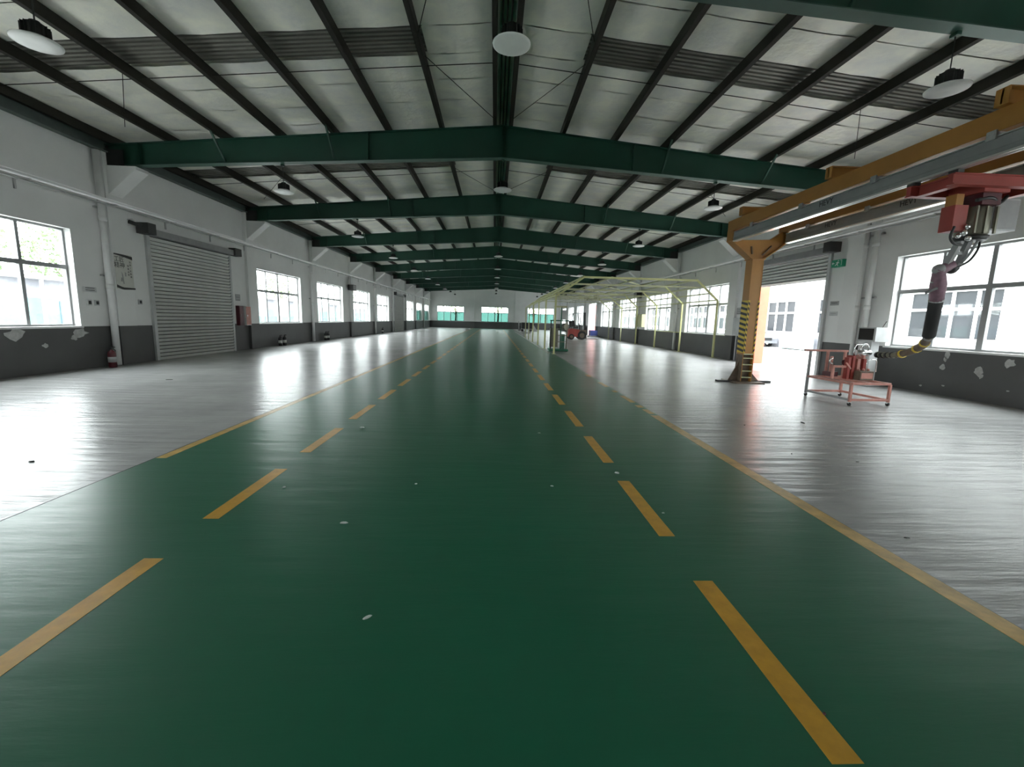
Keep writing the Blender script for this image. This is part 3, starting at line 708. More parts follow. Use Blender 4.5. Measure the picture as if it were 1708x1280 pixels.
# ------------------------------------------------------------------ orange rail gantry
GX0, GX1, GYF, GYN = 5.66, 6.93, 10.60, 1.2
o = (6.29, GYF, 0)
g = thing('rail_gantry', 'orange steel column gantry carrying two aluminium overhead rails', 'gantry', o)
def gantry_column(yc, striped):
    y0, y1 = yc-.14, yc+.14
    c = MB(o); c.box(6.15, 6.17, y0, y1, .03, 3.0); c.box(6.41, 6.43, y0, y1, .03, 3.0); c.box(6.17, 6.41, yc-.008, yc+.008, .03, 3.0)
    c.box(6.17, 6.41, y0+.004, y0+.016, .72, 3.0)
    col_ = c.build('column', M['orange'], g)
    b = MB(o); b.box(6.145, 6.15, y0-.002, y1+.002, .03, .70); b.box(6.43, 6.435, y0-.002, y1+.002, .03, .70); b.box(6.17, 6.41, y0+.10, y0+.11, .03, .70)
    b.build('worn_foot_plate', M['brown'], g)
    for z in (.12, .28, .44, .60, .70): MB(o).box(6.17, 6.41, y0-.004, y0+.12, z, z+.022).build('stiffener_rung', M['frame_p'], g)
    MB(o).box(5.92, 6.66, yc-.34, yc+.34, 0.0, .03).build('base_plate', M['brown'], g)
    for x0, x1 in ((5.62, 5.98), (6.60, 6.98)):
        MB(o).box(x0, x1, yc-.07, yc+.07, 0, .045).build('floor_foot', M['black'], g)
    for pts in ([(6.145, .03), (6.145, .52), (5.90, .03)], [(6.435, .03), (6.70, .03), (6.435, .30)]):
        MB(o).prism(pts, 'Y', yc-.012, yc+.012).build('gusset', M['brown'], g)
    if striped:
        yl = MB(o); yl.box(6.146, 6.150, y0, y1, .74, 2.02); yl.box(6.152, 6.19, y0-.006, y0-.002, .74, 2.02); yl.box(6.39, 6.43, y0-.006, y0-.002, .74, 2.02)
        tape = yl.build('hazard_tape', M['hz_y'], g)
        for q in range(10):
            z = .76+.126*q
            MB(o).prism([(y0, z), (y1, z+.05), (y1, z+.11), (y0, z+.06)], 'X', 6.142, 6.146).build('black_stripe', M['hz_k'], tape)
            MB(o).prism([(6.152, z+.04), (6.19, z), (6.19, z+.06), (6.152, z+.10)], 'Y', y0-.009, y0-.006).build('black_stripe', M['hz_k'], tape)
            MB(o).prism([(6.39, z), (6.43, z+.04), (6.43, z+.10), (6.39, z+.06)], 'Y', y0-.009, y0-.006).build('black_stripe', M['hz_k'], tape)
    # V-shaped head
    hd = MB(o); hd.prism([(6.15, 3.0), (6.43, 3.0), (6.97, 3.40), (6.97, 3.66), (6.86, 3.66), (6.60, 3.47), (5.90, 3.44), (5.84, 3.66), (5.62, 3.66), (5.62, 3.42)], 'Y', yc-.05, yc+.05)
    head = hd.build('head_plate', M['orange'], g)
    fl_ = MB(o)
    for p, q in (((6.15, yc, 3.0), (5.62, yc, 3.42)), ((6.43, yc, 3.0), (6.97, yc, 3.40)), ((5.62, yc, 3.41), (5.62, yc, 3.66)), ((6.97, yc, 3.40), (6.97, yc, 3.66))): fl_.bar(p, q, .02, .26, (0, 1, 0))
    fl_.build('head_flange', M['orange'], g)
    for p, q in (((6.16, yc-.06, 3.12), (6.13, yc-.06, 3.3)), ((6.42, yc-.06, 3.10), (6.62, yc-.06, 3.32))): MB(o).bar(p, q, .02, .05, (0, 1, 0)).build('head_rib', M['brown'], head)
    MB(o).box(6.12, 6.46, y0-.02, y1+.02, 2.985, 3.01).build('cap_plate', M['orange'], g)
gantry_column(GYF, True); gantry_column(GYN, False)
for x in (GX0, GX1):
    bm = MB(o); bm.box(x-.006, x+.006, GYN-.2, GYF+.1, 3.66, 3.87); bm.box(x-.06, x+.06, GYN-.2, GYF+.1, 3.64, 3.652); bm.box(x-.06, x+.06, GYN-.2, GYF+.1, 3.868, 3.88)
    bm.box(x-.062, x-.05, GYN-.2, GYF+.1, 3.652, 3.868)
    bm.build('runway_beam', M['orange'], g)
    rm = MB(o); rm.box(x-.045, x+.045, GYN, GYF-.16, 3.40, 3.58); rm.box(x-.055, x+.055, GYN, GYF-.16, 3.455, 3.47)
    rl = rm.build('rail', M['rail'], g)
    lp = MB(o); lp.box(x-.055, x+.055, GYN, GYF-.16, 3.585, 3.60); lp.box(x-.055, x-.012, GYN, GYF-.16, 3.375, 3.40); lp.box(x+.012, x+.055, GYN, GYF-.16, 3.375, 3.40)
    lp.build('rail_lip', M['rail_lip'], rl)
    y = GYF-.9
    while y > GYN+.5:
        hg = MB(o); hg.box(x-.07, x+.07, y-.05, y+.05, 3.60, 3.645); hg.box(x-.08, x-.06, y-.05, y+.05, 3.56, 3.66)
        for dy in (-.03, .03): hg.cyl((x-.085, y+dy, 3.62), (x-.06, y+dy, 3.62), .014, 8)
        hg.build('hanger', M['steel'], g); y -= 1.55
for y in (10.05, 7.45, 4.95, 2.4):
    cbm_ = MB(o); cbm_.box(5.52, 7.08, y-.07, y+.07, 3.88, 3.895); cbm_.box(5.52, 7.08, y-.07, y+.07, 4.045, 4.06); cbm_.box(5.52, 7.08, y-.01, y+.01, 3.895, 4.045); cbm_.box(5.52, 5.535, y-.07, y+.07, 3.895, 4.045)
    cbm_.build('cross_beam', M['orange'], g)
hv = text_mesh('HEVY', .13, M['ink'])
for (x, yy) in ((GX0, 7.55), (GX1, 9.05), (GX1, 7.35)):
    put('lettering', hv, g, (x-.0465-o[0], yy-o[1], 3.525-o[2]), ROT_R)

# ------------------------------------------------------------------ trolley + manipulator arm
o = (6.3, 5.72, 3.15)
t = thing('crane_trolley', 'red steel trolley frame hanging under the two overhead rails', 'trolley', o)
for (x0, x1, y0, y1, nm) in ((5.60, 7.0, 5.40, 5.50, 'cross_member'), (5.60, 7.0, 5.95, 6.05, 'cross_member'), (5.68, 5.78, 5.5, 5.95, 'side_member'), (6.84, 6.94, 5.5, 5.95, 'side_member')):
    b_ = MB(o); b_.box(x0, x1, y0, y1, 3.20, 3.215); b_.box(x0, x1, y0, y1, 3.32, 3.335)
    if x1-x0 > .5: b_.box(x0, x1, (y0+y1)/2-.03, (y0+y1)/2+.03, 3.215, 3.32)
    else: b_.box((x0+x1)/2-.03, (x0+x1)/2+.03, y0, y1, 3.215, 3.32)
    b_.build(nm, M['red'], t)
for x in (GX0, GX1):
    for y in (5.45, 6.0):
        MB(o).box(x-.04, x+.04, y-.06, y+.06, 3.335, 3.374).build('wheel_block', M['black'], t)
hh = MB(o); hh.box(6.12, 6.46, 5.50, 5.95, 3.16, 3.36); hh.build('centre_block', M['red'], t)

o = (6.3, 5.75, 2.6)
a = thing('manipulator_arm', 'hanging load manipulator with grey cabinet, hoses and black sleeved arm', 'manipulator', o)
MB(o).box(6.17, 6.42, 5.55, 5.90, 3.02, 3.16).build('swivel', M['dkred'], a)
MB(o).box(5.90, 6.08, 5.62, 5.80, 2.70, 3.02).build('red_valve_block', M['red'], a)
MB(o).box(5.92, 6.02, 5.64, 5.78, 3.02, 3.16).build('orange_bracket', M['orange'], a)
MB(o).lathe((6.32, 5.76, 0), [(.15, 2.66), (.17, 2.69), (.17, 3.0), (.14, 3.03)], 20).build('cylinder_housing', M['olive'], a, True)
for x in (6.17, 6.30, 6.44): MB(o).box(x-.012, x+.012, 5.575, 5.60, 2.67, 3.01).build('housing_rib', M['olive'], a)
MB(o).box(6.50, 6.86, 5.70, 5.98, 2.74, 3.14).build('control_box', M['lgrey'], a)
MB(o).box(6.52, 6.84, 5.68, 5.70, 2.76, 3.12).build('control_box_door', M['grey'], a)
MB(o).lathe((6.32, 5.76, 0), [(.16, 2.60), (.18, 2.63), (.18, 2.66)], 20).build('bearing_ring', M['black'], a, True)
for (p, r) in (((6.08, 5.60, 2.75), .035), ((6.05, 5.6, 2.67), .04), ((6.10, 5.58, 2.60), .035), ((5.98, 5.6, 2.63), .03)): MB(o).ball(p, r).build('pressure_gauge', M['chrome'], a, True)
def hose(pts, r, m='black', nm='hose'):
    P = [Vector(p) for p in pts]; out = []
    for i in range(len(P)-1):
        p0, p1, p2, p3 = P[max(i-1, 0)], P[i], P[i+1], P[min(i+2, len(P)-1)]
        for j in range(6):
            u = j/6; out.append(.5*((2*p1)+(p2-p0)*u+(2*p0-5*p1+4*p2-p3)*u*u+(3*p1-p0-3*p2+p3)*u**3))
    out.append(P[-1]); return MB(o).tube(out, r, 8).build(nm, M[m], a, True)
hose([(5.93, 5.62, 2.75), (5.90, 5.62, 2.62), (5.96, 5.62, 2.54), (6.10, 5.65, 2.53)], .016)
hose([(6.46, 5.75, 2.62), (6.50, 5.8, 2.50), (6.46, 5.85, 2.36), (6.33, 5.9, 2.27)], .014)
hose([(6.40, 5.72, 2.62), (6.38, 5.78, 2.45), (6.36, 5.85, 2.33)], .016, 'grey')
hose([(6.12, 5.58, 3.07), (6.28, 5.55, 3.10), (6.46, 5.6, 3.06), (6.62, 5.66, 3.16)], .022)
# upper fork and wrist
MB(o).bar((6.22, 5.78, 2.62), (6.22, 5.92, 2.30), .05, .08).build('fork_arm', M['grey'], a)
MB(o).bar((6.34, 5.78, 2.62), (6.38, 5.92, 2.30), .05, .08).build('fork_arm', M['grey'], a)
MB(o).bar((6.20, 5.85, 2.46), (6.40, 5.85, 2.46), .06, .04).build('fork_bridge', M['grey'], a)
MB(o).ball((6.34, 5.95, 2.27), .075).build('knuckle', M['black'], a, True)
MB(o).cyl((6.20, 5.9, 2.26), (6.44, 5.98, 2.28), .04, 10).build('pivot_pin', M['black'], a)
MB(o).tube([(6.12, 6.0, 2.08), (6.32, 6.0, 2.07)], .012, 6).build('stop_bar', M['steel'], a)
MB(o).tube([(6.29, 6.0, 2.24), (6.29, 6.0, 2.02)], .014, 6).build('stop_pin', M['steel'], a)
w0, w1, w2, w3, w4 = (Vector(v) for v in ((6.29, 5.87, 2.33), (6.17, 5.95, 2.25), (6.26, 6.02, 2.05), (6.35, 6.10, 1.852), (6.64, 6.40, 1.333)))
MB(o).tube([w0, w1, w2, w3], [.05, .085, .095, .085], 12).build('wrist_joint', M['purple'], a, True)
MB(o).ball(w1, .085, 12, 8, (1, 1, .9)).build('wrist_motor', M['grey'], a, True)
MB(o).bar(w2+Vector((0, -.05, -.02)), w2+Vector((-.20, -.03, -.12)), .02, .03).build('lever', M['black'], a)
MB(o).tube([w3, w3.lerp(w4, .5)+Vector((.0, 0, .0)), w4], .082, 14).build('black_sleeve', M['rubber'], a, True)
MB(o).cyl(w3+Vector((0, 0, .012)), w3-Vector((-.01, -.01, .02)), .088, 14).build('sleeve_cuff', M['chrome'], a)
hose([w4, (6.76, 6.55, 1.24), (6.88, 6.72, 1.16), (6.95, 6.95, 1.06), (6.99, 7.2, .985)], .06, 'brown', 'bent_tube')
bt = hose([(6.985, 7.15, 1.0), (7.0, 7.3, .965), (7.01, 7.5, .955), (7.02, 7.66, .95)], .052, 'olive', 'striped_tube')
for q in range(5):
    y = 7.22+.095*q; zc = .978-.03*min(1, (y-7.2)/.3); MB(o).cyl((7.0, y, zc), (7.012, y+.05, zc-.006), .0555, 12).build('black_stripe', M['hz_k'], bt)
for (p, q, m_) in (((6.66, 6.42, 1.32), (6.68, 6.45, 1.30), 'grey'), ((6.80, 6.60, 1.22), (6.82, 6.63, 1.20), 'hz_y'), ((6.92, 6.82, 1.115), (6.935, 6.86, 1.10), 'hz_y'), ((6.985, 7.12, 1.005), (6.99, 7.16, .995), 'hz_y')): MB(o).cyl(p, q, .068, 12).build('clip_highlight_ring', M[m_], a)  # one grey clip; the yellow rings are added as painted highlights on the bend

# ------------------------------------------------------------------ red tube cart
CO = (6.902, 8.121, 0)
c = thing('tool_cart', 'faded red square-tube cart with one tall handle post', 'cart', CO, rz=.04)
hw, hd_ = .382, .535
def sq(p, q, nm, mat='cart_red', w_=.04): return MB().bar(p, q, w_, w_).build(nm, M[mat], c)
for (x, y) in ((-hw, -hd_), (hw, -hd_), (hw, hd_)): sq((x, y, .07), (x, y, .40), 'leg')
sq((-hw, hd_, .07), (-hw, hd_, .93), 'tall_post', 'grey')
for z, nm in ((.11, 'lower_rail'), (.41, 'upper_rail')):
    sq((-hw, -hd_, z), (hw, -hd_, z), nm); sq((-hw, hd_, z), (hw, hd_, z), nm)
    sq((-hw, -hd_, z), (-hw, hd_, z), nm, 'cart_red' if z > .3 else 'grey'); sq((hw, -hd_, z), (hw, hd_, z), nm)
sq((0, -hd_, .41), (0, hd_, .41), 'cross_rail')
sq((-hw-.13, hd_, .945), (hw+.05, hd_, .945), 'handle_bar')
sq((hw, hd_, .41), (hw, hd_, .93), 'tall_post')
sq((0, hd_, .41), (0, hd_, .93), 'tall_post')
for (x, y) in ((-hw, -hd_), (hw, -hd_), (hw, hd_), (-hw, hd_)):
    MB().cyl((x-.012, y, .035), (x+.012, y, .035), .035, 12).build('caster', M['rubber'], c)
    MB().box(x-.02, x+.02, y-.02, y+.02, .045, .075).build('caster_fork', M['chrome'], c)
# fixture resting on the cart
FO = (6.95, 8.15, .43)
f = thing('clamping_fixture', 'red clamping fixture with chrome loop handles lying on the cart', 'fixture', FO, rz=.04)
def fb(x0, x1, y0, y1, z0, z1, nm, mat): return MB().box(x0, x1, y0, y1, z0, z1).build(nm, M[mat], f)
fb(-.36, .34, -.02, .02, .22, .26, 'slide_bar', 'cart_red')
fb(-.36, -.32, -.02, .02, .0, .24, 'stand', 'cart_red'); fb(-.08, -.03, -.05, .05, .0, .42, 'stand', 'red')
fb(.06, .33, -.20, .02, .0, .17, 'motor_box', 'brown'); fb(.08, .31, -.205, -.20, .03, .14, 'cover_plate', 'cart_red')
fb(.0, .05, -.06, .10, .0, .46, 'column_plate', 'red'); fb(-.30, -.14, .10, .30, .03, .12, 'side_box', 'dkred'); fb(-.24, -.20, .18, .22, .12, .42, 'side_pin', 'cart_red')
fb(.10, .16, -.06, .08, .17, .40, 'clamp_jaw', 'cart_red'); fb(.22, .28, -.06, .08, .17, .40, 'clamp_jaw', 'red'); fb(.16, .22, -.02, .04, .20, .27, 'clamp_screw', 'chrome')
MB().cyl((.06, -.02, .52), (.36, -.02, .52), .055, 14).build('cylinder', M['chrome'], f, True)
MB().cyl((-.06, .06, .30), (.06, .06, .34), .07, 14).build('pulley', M['dkred'], f, True)
for i in range(3): MB().ball((.10+.1*i, -.10, .19), .028, 10, 6).build('knob', M['cart_red'], f, True)
def loop(x0, x1, y, z0, z1, r=.014):
    rr = .05
    return MB().tube([(x0, y, z0), (x0, y, z1-rr), (x0+rr*.4, y, z1-rr*.25), (x0+rr, y, z1), (x1-rr, y, z1), (x1-rr*.4, y, z1-rr*.25), (x1, y, z1-rr), (x1, y, z0)], r, 8).build('loop_handle', M['chrome'], f, True)
loop(.02, .30, -.04, .46, .68); loop(.30, .46, .12, .44, .66); loop(.14, .34, -.22, .17, .40, .011)
MB().tube([(-.40, -.03, .40), (-.46, -.03, .37), (-.44, -.03, .31), (-.36, -.03, .27)], .011, 8).build('hook', M['chrome'], f, True)
MB().bar((-.12, -.04, .32), (-.02, -.05, .20), .025, .025).build('link_bar', M['cart_red'], f)
fb(.36, .40, .10, .34, .0, .48, 'back_board', 'cart_red')

# ------------------------------------------------------------------ operator terminal by the right wall
TO = (9.45, 10.45, 0)
t = thing('operator_terminal', 'small grey terminal with dark screen on a stand by the right window', 'terminal', TO)
MB(TO).box(9.22, 9.60, 10.18, 10.72, 1.10, 1.45).build('housing', M['lgrey'], t)
MB(TO).box(9.205, 9.22, 10.24, 10.66, 1.14, 1.42).build('screen', M['screen'], t)
MB(TO).box(9.30, 9.50, 10.35, 10.55, .03, 1.10).build('stand_post', M['lgrey'], t)
MB(TO).box(9.15, 9.70, 10.15, 10.75, 0, .03).build('stand_base', M['grey'], t)
MB(TO).tube([(9.4, 10.22, 1.45), (9.42, 10.15, 1.60)], .008, 6).build('antenna', M['black'], t)

# ------------------------------------------------------------------ yellow-green tubular canopy
CY = [18.45+3.5*i for i in range(6)]
XA, XB, ZE, ZT, XTA, XTB = 2.56, 9.50, 2.43, 3.25, 3.72, 8.55
o = (6.05, 18.45, 0)
cp = thing('tube_canopy', 'pale yellow-green tubular steel canopy frame standing on the right side', 'canopy frame', o)
for j, y in enumerate(CY):
    for x in (XA, XB):
        MB(o).bar((x, y, .012), (x, y, ZE), .07, .07).build('post', M['frame_y' if j < 4 else 'frame_p'], cp)
        MB(o).box(x-.09, x+.09, y-.09, y+.09, 0, .012).build('foot_plate', M['frame_p'], cp)
    MB(o).bar((XA, y, ZE), (XTA, y, ZT), .07, .07).build('shoulder_beam', M['frame_y'], cp)
    MB(o).bar((XB, y, ZE), (XTB, y, ZT), .07, .07).build('shoulder_beam', M['frame_y'], cp)
    MB(o).bar((XTA, y, ZT), (XTB, y, ZT), .075, .075).build('top_beam', M['frame_p' if j else 'frame_y'], cp)
    if True: MB(o).bar((XTA-.2, y, ZT-.28), (XTB+.2, y, ZT-.28), .045, .045).build('tie_bar', M['frame_p'], cp)
for (x, z) in ((XA, ZE), (XA+.58, ZE+.41), (XTA, ZT), (4.9, ZT), (6.1, ZT), (7.3, ZT), (XTB, ZT), (XTB+.33, ZT-.27), (XTB+.66, ZT-.54), (XB, ZE)):
    MB(o).bar((x, CY[0], z+.03), (x, CY[-1], z+.03), .055, .055).build('long_tube', M['frame_y' if x < 4 else 'frame_p'], cp)
for j in range(5):
    if j == 0: MB(o).bar((XB, CY[1], .98), (XB, CY[1]+3.4, .98), .035, .035).build('side_rail', M['frame_y'], cp)
    MB(o).bar((4.9, CY[j], ZT+.03), (7.3, CY[j+1], ZT+.03), .045, .045).build('roof_brace', M['frame_p'], cp)
tag(MB().box(2.36, 2.43, 19.0, 52, 0, .012).build('guide_strip', M['white']), 'white guide strip on the floor running away from the canopy post', 'strip')

# ------------------------------------------------------------------ green test stand inside the canopy
o = (2.98, 20.2, 0)
t = thing('test_stand', 'tall green and dark machine stand just inside the canopy', 'machine', o)
MB(o).box(2.55, 3.42, 19.9, 20.6, .02, .12).build('base', M['green_m'], t)
for x, nm in ((2.60, 'black'), (2.78, 'green_m'), (3.06, 'green_m'), (3.34, 'olive')):
    MB(o).bar((x, 20.0, .12), (x, 20.0, 1.42 if nm != 'green_m' else 2.08), .05, .05).build('upright', M[nm], t)
MB(o).bar((2.55, 20.0, 1.42), (3.42, 20.0, 1.42), .05, .05).build('top_bar', M['green_m'], t)
MB(o).bar((2.72, 20.0, 2.05), (3.30, 20.0, 2.05), .05, .08).build('top_bar', M['frame_p'], t)
MB(o).box(2.60, 2.95, 20.05, 20.4, .20, 1.05).build('dark_panel', M['olive'], t)
MB(o).box(3.12, 3.26, 20.05, 20.3, .15, .80).build('green_tank', M['green_m'], t)
for z_ in (.45, .75, 1.05): MB(o).bar((2.58, 19.99, z_), (3.36, 19.99, z_), .03, .03).build('cross_bar', M['olive'], t)
MB(o).cyl((3.22, 20.0, 1.15), (3.30, 19.9, 1.15), .16, 16).build('hose_reel', M['olive'], t)
MB(o).box(3.10, 3.36, 20.1, 20.3, 1.46, 1.90).build('grey_cabinet', M['lgrey'], t)
for x in (2.62, 3.34):
    for y in (19.95, 20.55): MB(o).cyl((x-.02, y, .05), (x+.02, y, .05), .05, 10).build('caster', M['rubber'], t)

# ------------------------------------------------------------------ forklift
o = (6.55, 34.0, 0)
t = thing('forklift', 'red forklift truck parked before the far doorway', 'forklift', o)
MB(o).prism([(5.72, .22), (6.55, .22), (6.6, .78), (5.95, .86), (5.72, .7)], 'Y', 33.55, 34.45).build('counterweight', M['red'], t)
MB(o).box(6.5, 7.15, 33.6, 34.4, .28, .75).build('chassis', M['brown'], t)
MB(o).box(6.12, 6.5, 33.75, 34.25, .86, 1.0).build('seat', M['black'], t)
MB(o).bar((6.10, 34.0, .98), (6.02, 34.0, 1.45), .45, .08, (0, 1, 0)).build('seat_back', M['black'], t)
for y in (33.62, 34.38):
    MB(o).bar((5.95, y, .84), (6.05, y, 2.02), .05, .05).build('guard_post', M['black'], t)
    MB(o).bar((6.78, y, .55), (6.55, y, 2.02), .05, .05).build('guard_post', M['black'], t)
    MB(o).bar((7.1, y*.35+34.0*.65, .08), (7.02, y*.35+34.0*.65, 2.1), .09, .10).build('mast_rail', M['black'], t)
    MB(o).box(7.16, 8.1, y*.5+17.0-.05, y*.5+17.0+.05, .05, .09).build('fork', M['brown'], t)
for x in (6.05, 6.2, 6.35, 6.5): MB(o).bar((x, 33.62, 2.04), (x, 34.38, 2.04), .03, .03).build('guard_bar', M['black'], t)
MB(o).box(7.12, 7.18, 33.65, 34.35, .1, 1.0).build('carriage', M['black'], t)
MB(o).tube([(6.75, 34, .6), (6.66, 34, 1.12)], .025, 8).build('steering_column', M['black'], t)
MB(o).cyl((6.64, 34, 1.12), (6.67, 34, 1.14), .17, 18).build('steering_wheel', M['black'], t)
for x, r in ((6.80, .34), (5.98, .22)):
    for y in (33.5, 34.32):
        wo = MB(o).cyl((x, y, r), (x, y+.18, r), r, 20).build('tyre', M['rubber'], t)
        MB(o).cyl((x, y-.01, r), (x, y+.19, r), r*.55, 14).build('wheel_rim', M['brown'], wo)

# blue crate and far trolley
o = (9.2, 40.2, 0)
t = thing('plastic_crate', 'blue plastic crate on a grey pallet at the right wall', 'crate', o)
MB(o).box(8.75, 9.65, 39.7, 40.7, .0, .14).build('pallet', M['grey'], t)
cr = MB(o); cr.box(8.85, 9.5, 39.8, 39.83, .14, .62); cr.box(8.85, 9.5, 40.57, 40.6, .14, .62); cr.box(8.85, 8.88, 39.83, 40.57, .14, .62); cr.box(9.47, 9.5, 39.83, 40.57, .14, .62); cr.box(8.88, 9.47, 39.83, 40.57, .14, .17)
cr.build('crate_shell', M['blue'], t)
o = (3.7, 54.0, 0)
t = thing('flat_trolley', 'black box trolley with upright handle far down the hall', 'trolley', o)
MB(o).box(3.35, 4.6, 53.6, 54.4, .35, 1.1).build('black_bin', M['black'], t)
MB(o).box(3.30, 4.65, 53.55, 54.45, .28, .35).build('deck', M['grey'], t)
MB(o).tube([(3.05, 53.7, .08), (3.0, 53.7, 1.25), (3.0, 54.3, 1.25), (3.05, 54.3, .08)], .03, 8).build('push_handle', M['steel'], t)
MB(o).box(2.95, 3.2, 53.75, 54.25, .08, .7).build('dark_case', M['black'], t)
for x in (3.45, 4.5):
    for y in (53.65, 54.35): MB(o).cyl((x, y-.03, .14), (x, y+.03, .14), .14, 12).build('wheel', M['rubber'], t)
MB(o).prism([(4.75, .0), (5.5, .0), (5.3, .08), (4.9, .75), (4.8, .75)], 'Y', 53.9, 54.1).build('tow_bar', M['lgrey'], t)

# ------------------------------------------------------------------ debris on the floor
def chip(x, y, l, w_, rz, mat, label, lying='scrap'):
    rnd = random.Random(int(x*1000+y*77)); m = MB(); n_ = 7
    base = [(l/2*math.cos(2*math.pi*i/n_)*(.8+.4*rnd.random()), w_/2*math.sin(2*math.pi*i/n_)*(.8+.4*rnd.random())) for i in range(n_)]
    vs = [(a_, b_, 0) for a_, b_ in base]+[(a_*.7, b_*.7, .35*w_) for a_, b_ in base]
    m.add(vs, [tuple(range(n_-1, -1, -1)), tuple(range(n_, 2*n_))]+[(i, (i+1) % n_, n_+(i+1) % n_, n_+i) for i in range(n_)])
    ob = m.build('floor_scrap', M[mat]); ob.location = (x, y, .0026); ob.rotation_euler = (0, 0, rz); tag(ob, label, lying, 'scraps on the floor')
chip(-1.00, 2.83, .055, .022, .1, 'stone', 'pale scrap on the green floor, biggest one left of centre')
chip(-.57, 1.88, .050, .018, .7, 'stone', 'pale scrap on the green floor, closest to the viewer')
chip(-.64, 3.55, .030, .018, .4, 'stone', 'pale scrap on the green floor in the middle of the lane')
chip(-1.69, 3.45, .034, .02, .9, 'stone', 'pale scrap just right of the second left yellow dash')
chip(-1.65, 5.42, .06, .035, .2, 'stone', 'pale scrap right of the third left yellow dash')
chip(.52, 3.53, .03, .018, -.3, 'stone', 'pale scrap left of the second right yellow dash')
chip(1.18, 3.87, .045, .03, -.5, 'stone', 'pale scrap in the gap between two right yellow dashes')
chip(1.29, 3.02, .025, .014, 0, 'stone', 'tiny pale scrap touching the second right yellow dash')
chip(.59, 5.29, .04, .014, 0, 'stone', 'pale scrap left of the third right yellow dash')
chip(2.84, 2.66, .045, .016, -.2, 'black', 'dark scrap on the grey floor right of the lane, nearest the viewer')
chip(-4.22, 4.0, .045, .03, .4, 'black', 'dark scrap on the grey floor left of the lane, nearest the viewer')
chip(-6.66, 9.09, .14, .03, .1, 'black', 'dark scrap on the grey floor before the left shutter')
for i, (x, y, l) in enumerate(((3.9, 4.3, .05), (3.35, 4.55, .04), (4.6, 6.1, .09), (5.2, 3.7, .06), (4.7, 3.2, .05), (3.6, 5.9, .06))):
    chip(x, y, l, l*.35, i*.8, 'black', ('dark scrap on grey floor between yellow line and cart', 'dark scrap just right of the wide yellow line', 'dark scrap on grey floor before the orange column', 'dark scrap on grey floor at the right frame edge', 'dark scrap on grey floor low at the right', 'long dark scrap near the orange column foot')[i])
chip(1.24, 1.35, .012, .012, 0, 'dkred', 'tiny dark red speck on the nearest right yellow dash')

# ------------------------------------------------------------------ outside
tag(MB().box(-60, WL-TW-.02, -40, 120, -.12, -.02).build('yard_ground', M['yard']), 'pale concrete yard outside the left wall', 'ground', kind='structure')
tag(MB().box(WR+TW+.02, 60, -40, 120, -.12, -.02).build('yard_ground', M['yard']), 'pale concrete yard outside the right wall', 'ground', kind='structure')
tag(MB().box(WL-TW, WR+TW, YE+TW+.02, 120, -.12, -.02).build('yard_ground', M['yard']), 'pale concrete yard beyond the far wall', 'ground', kind='structure')

BX = 20.0
bld = thing('opposite_building', 'white factory building with dark gridded windows across the right yard', 'building', (BX, 30, 0))
o = (BX, 30, 0)
wins = [(16.55+6*k, 20.55+6*k) for k in range(-2, 9)]
bm = MB(o); y = -6.0
for y0, y1 in wins:
    bm.box(BX, BX+.3, y, y0, 0, 7.2); bm.box(BX, BX+.3, y0, y1, 0, 1.0); bm.box(BX, BX+.3, y0, y1, 3.2, 7.2); y = y1
bm.box(BX, BX+.3, y, 75, 0, 7.2); bm.box(BX+.3, BX+9, -6, 75, 0, .1); bm.box(BX+8.7, BX+9, -6, 75, .1, 7.2)
bm.build('wall', M['ext_wall'], bld)
MB(o).box(BX-.03, BX, -6, 75, 0, .85).build('plinth', M['ext_base'], bld)
MB(o).box(BX-.3, BX+9, -6.2, 75.2, 7.2, 7.4).build('roof', M['ext_base'], bld)
wf = MB()
for a_ in ((0, 4, 0, .09), (0, 4, 2.11, 2.2), (0, .09, .09, 2.11), (3.91, 4, .09, 2.11)): wf.box(-.03, .07, a_[0], a_[1], a_[2], a_[3])
wf.box(-.03, .07, .09, 3.91, 1.29, 1.41)
for q in (1, 2, 3): wf.box(-.03, .07, q-.05, q+.05, .09, 2.11)
wfm = wf.mesh('window_frame', M['white']); pn = MB().box(.05, .06, .05, .95, .05, 1.3).mesh('pane', M['ext_glass']); pn2 = MB().box(.05, .06, .05, .95, 1.4, 2.15).mesh('pane', M['ext_glass'])
for y0, y1 in wins:
    fo = put('window_frame', wfm, bld, (.1, y0-30, 1.0))
    for q in range(4): put('pane', pn, fo, (0, q, 0)); put('pane', pn2, fo, (0, q, 0))
for yy in (27.55, 33.55): MB(o).tube([(BX-.08, yy, 0), (BX-.08, yy, 7.1)], .06, 8).build('rain_pipe', M['ext_base'], bld)

o = (19.25, 27.0, -.02)
t = thing('teal_container', 'pale teal low container against the opposite building', 'container', o)
MB(o).box(18.9, 19.6, 25.9, 28.1, .05, .95).build('body', M['mint'], t)
MB(o).box(18.85, 19.65, 25.85, 28.15, .95, 1.02).build('lid', M['mint'], t)
for y in (26.1, 27.9): MB(o).box(18.95, 19.55, y-.06, y+.06, -.02, .05).build('foot', M['grey'], t)

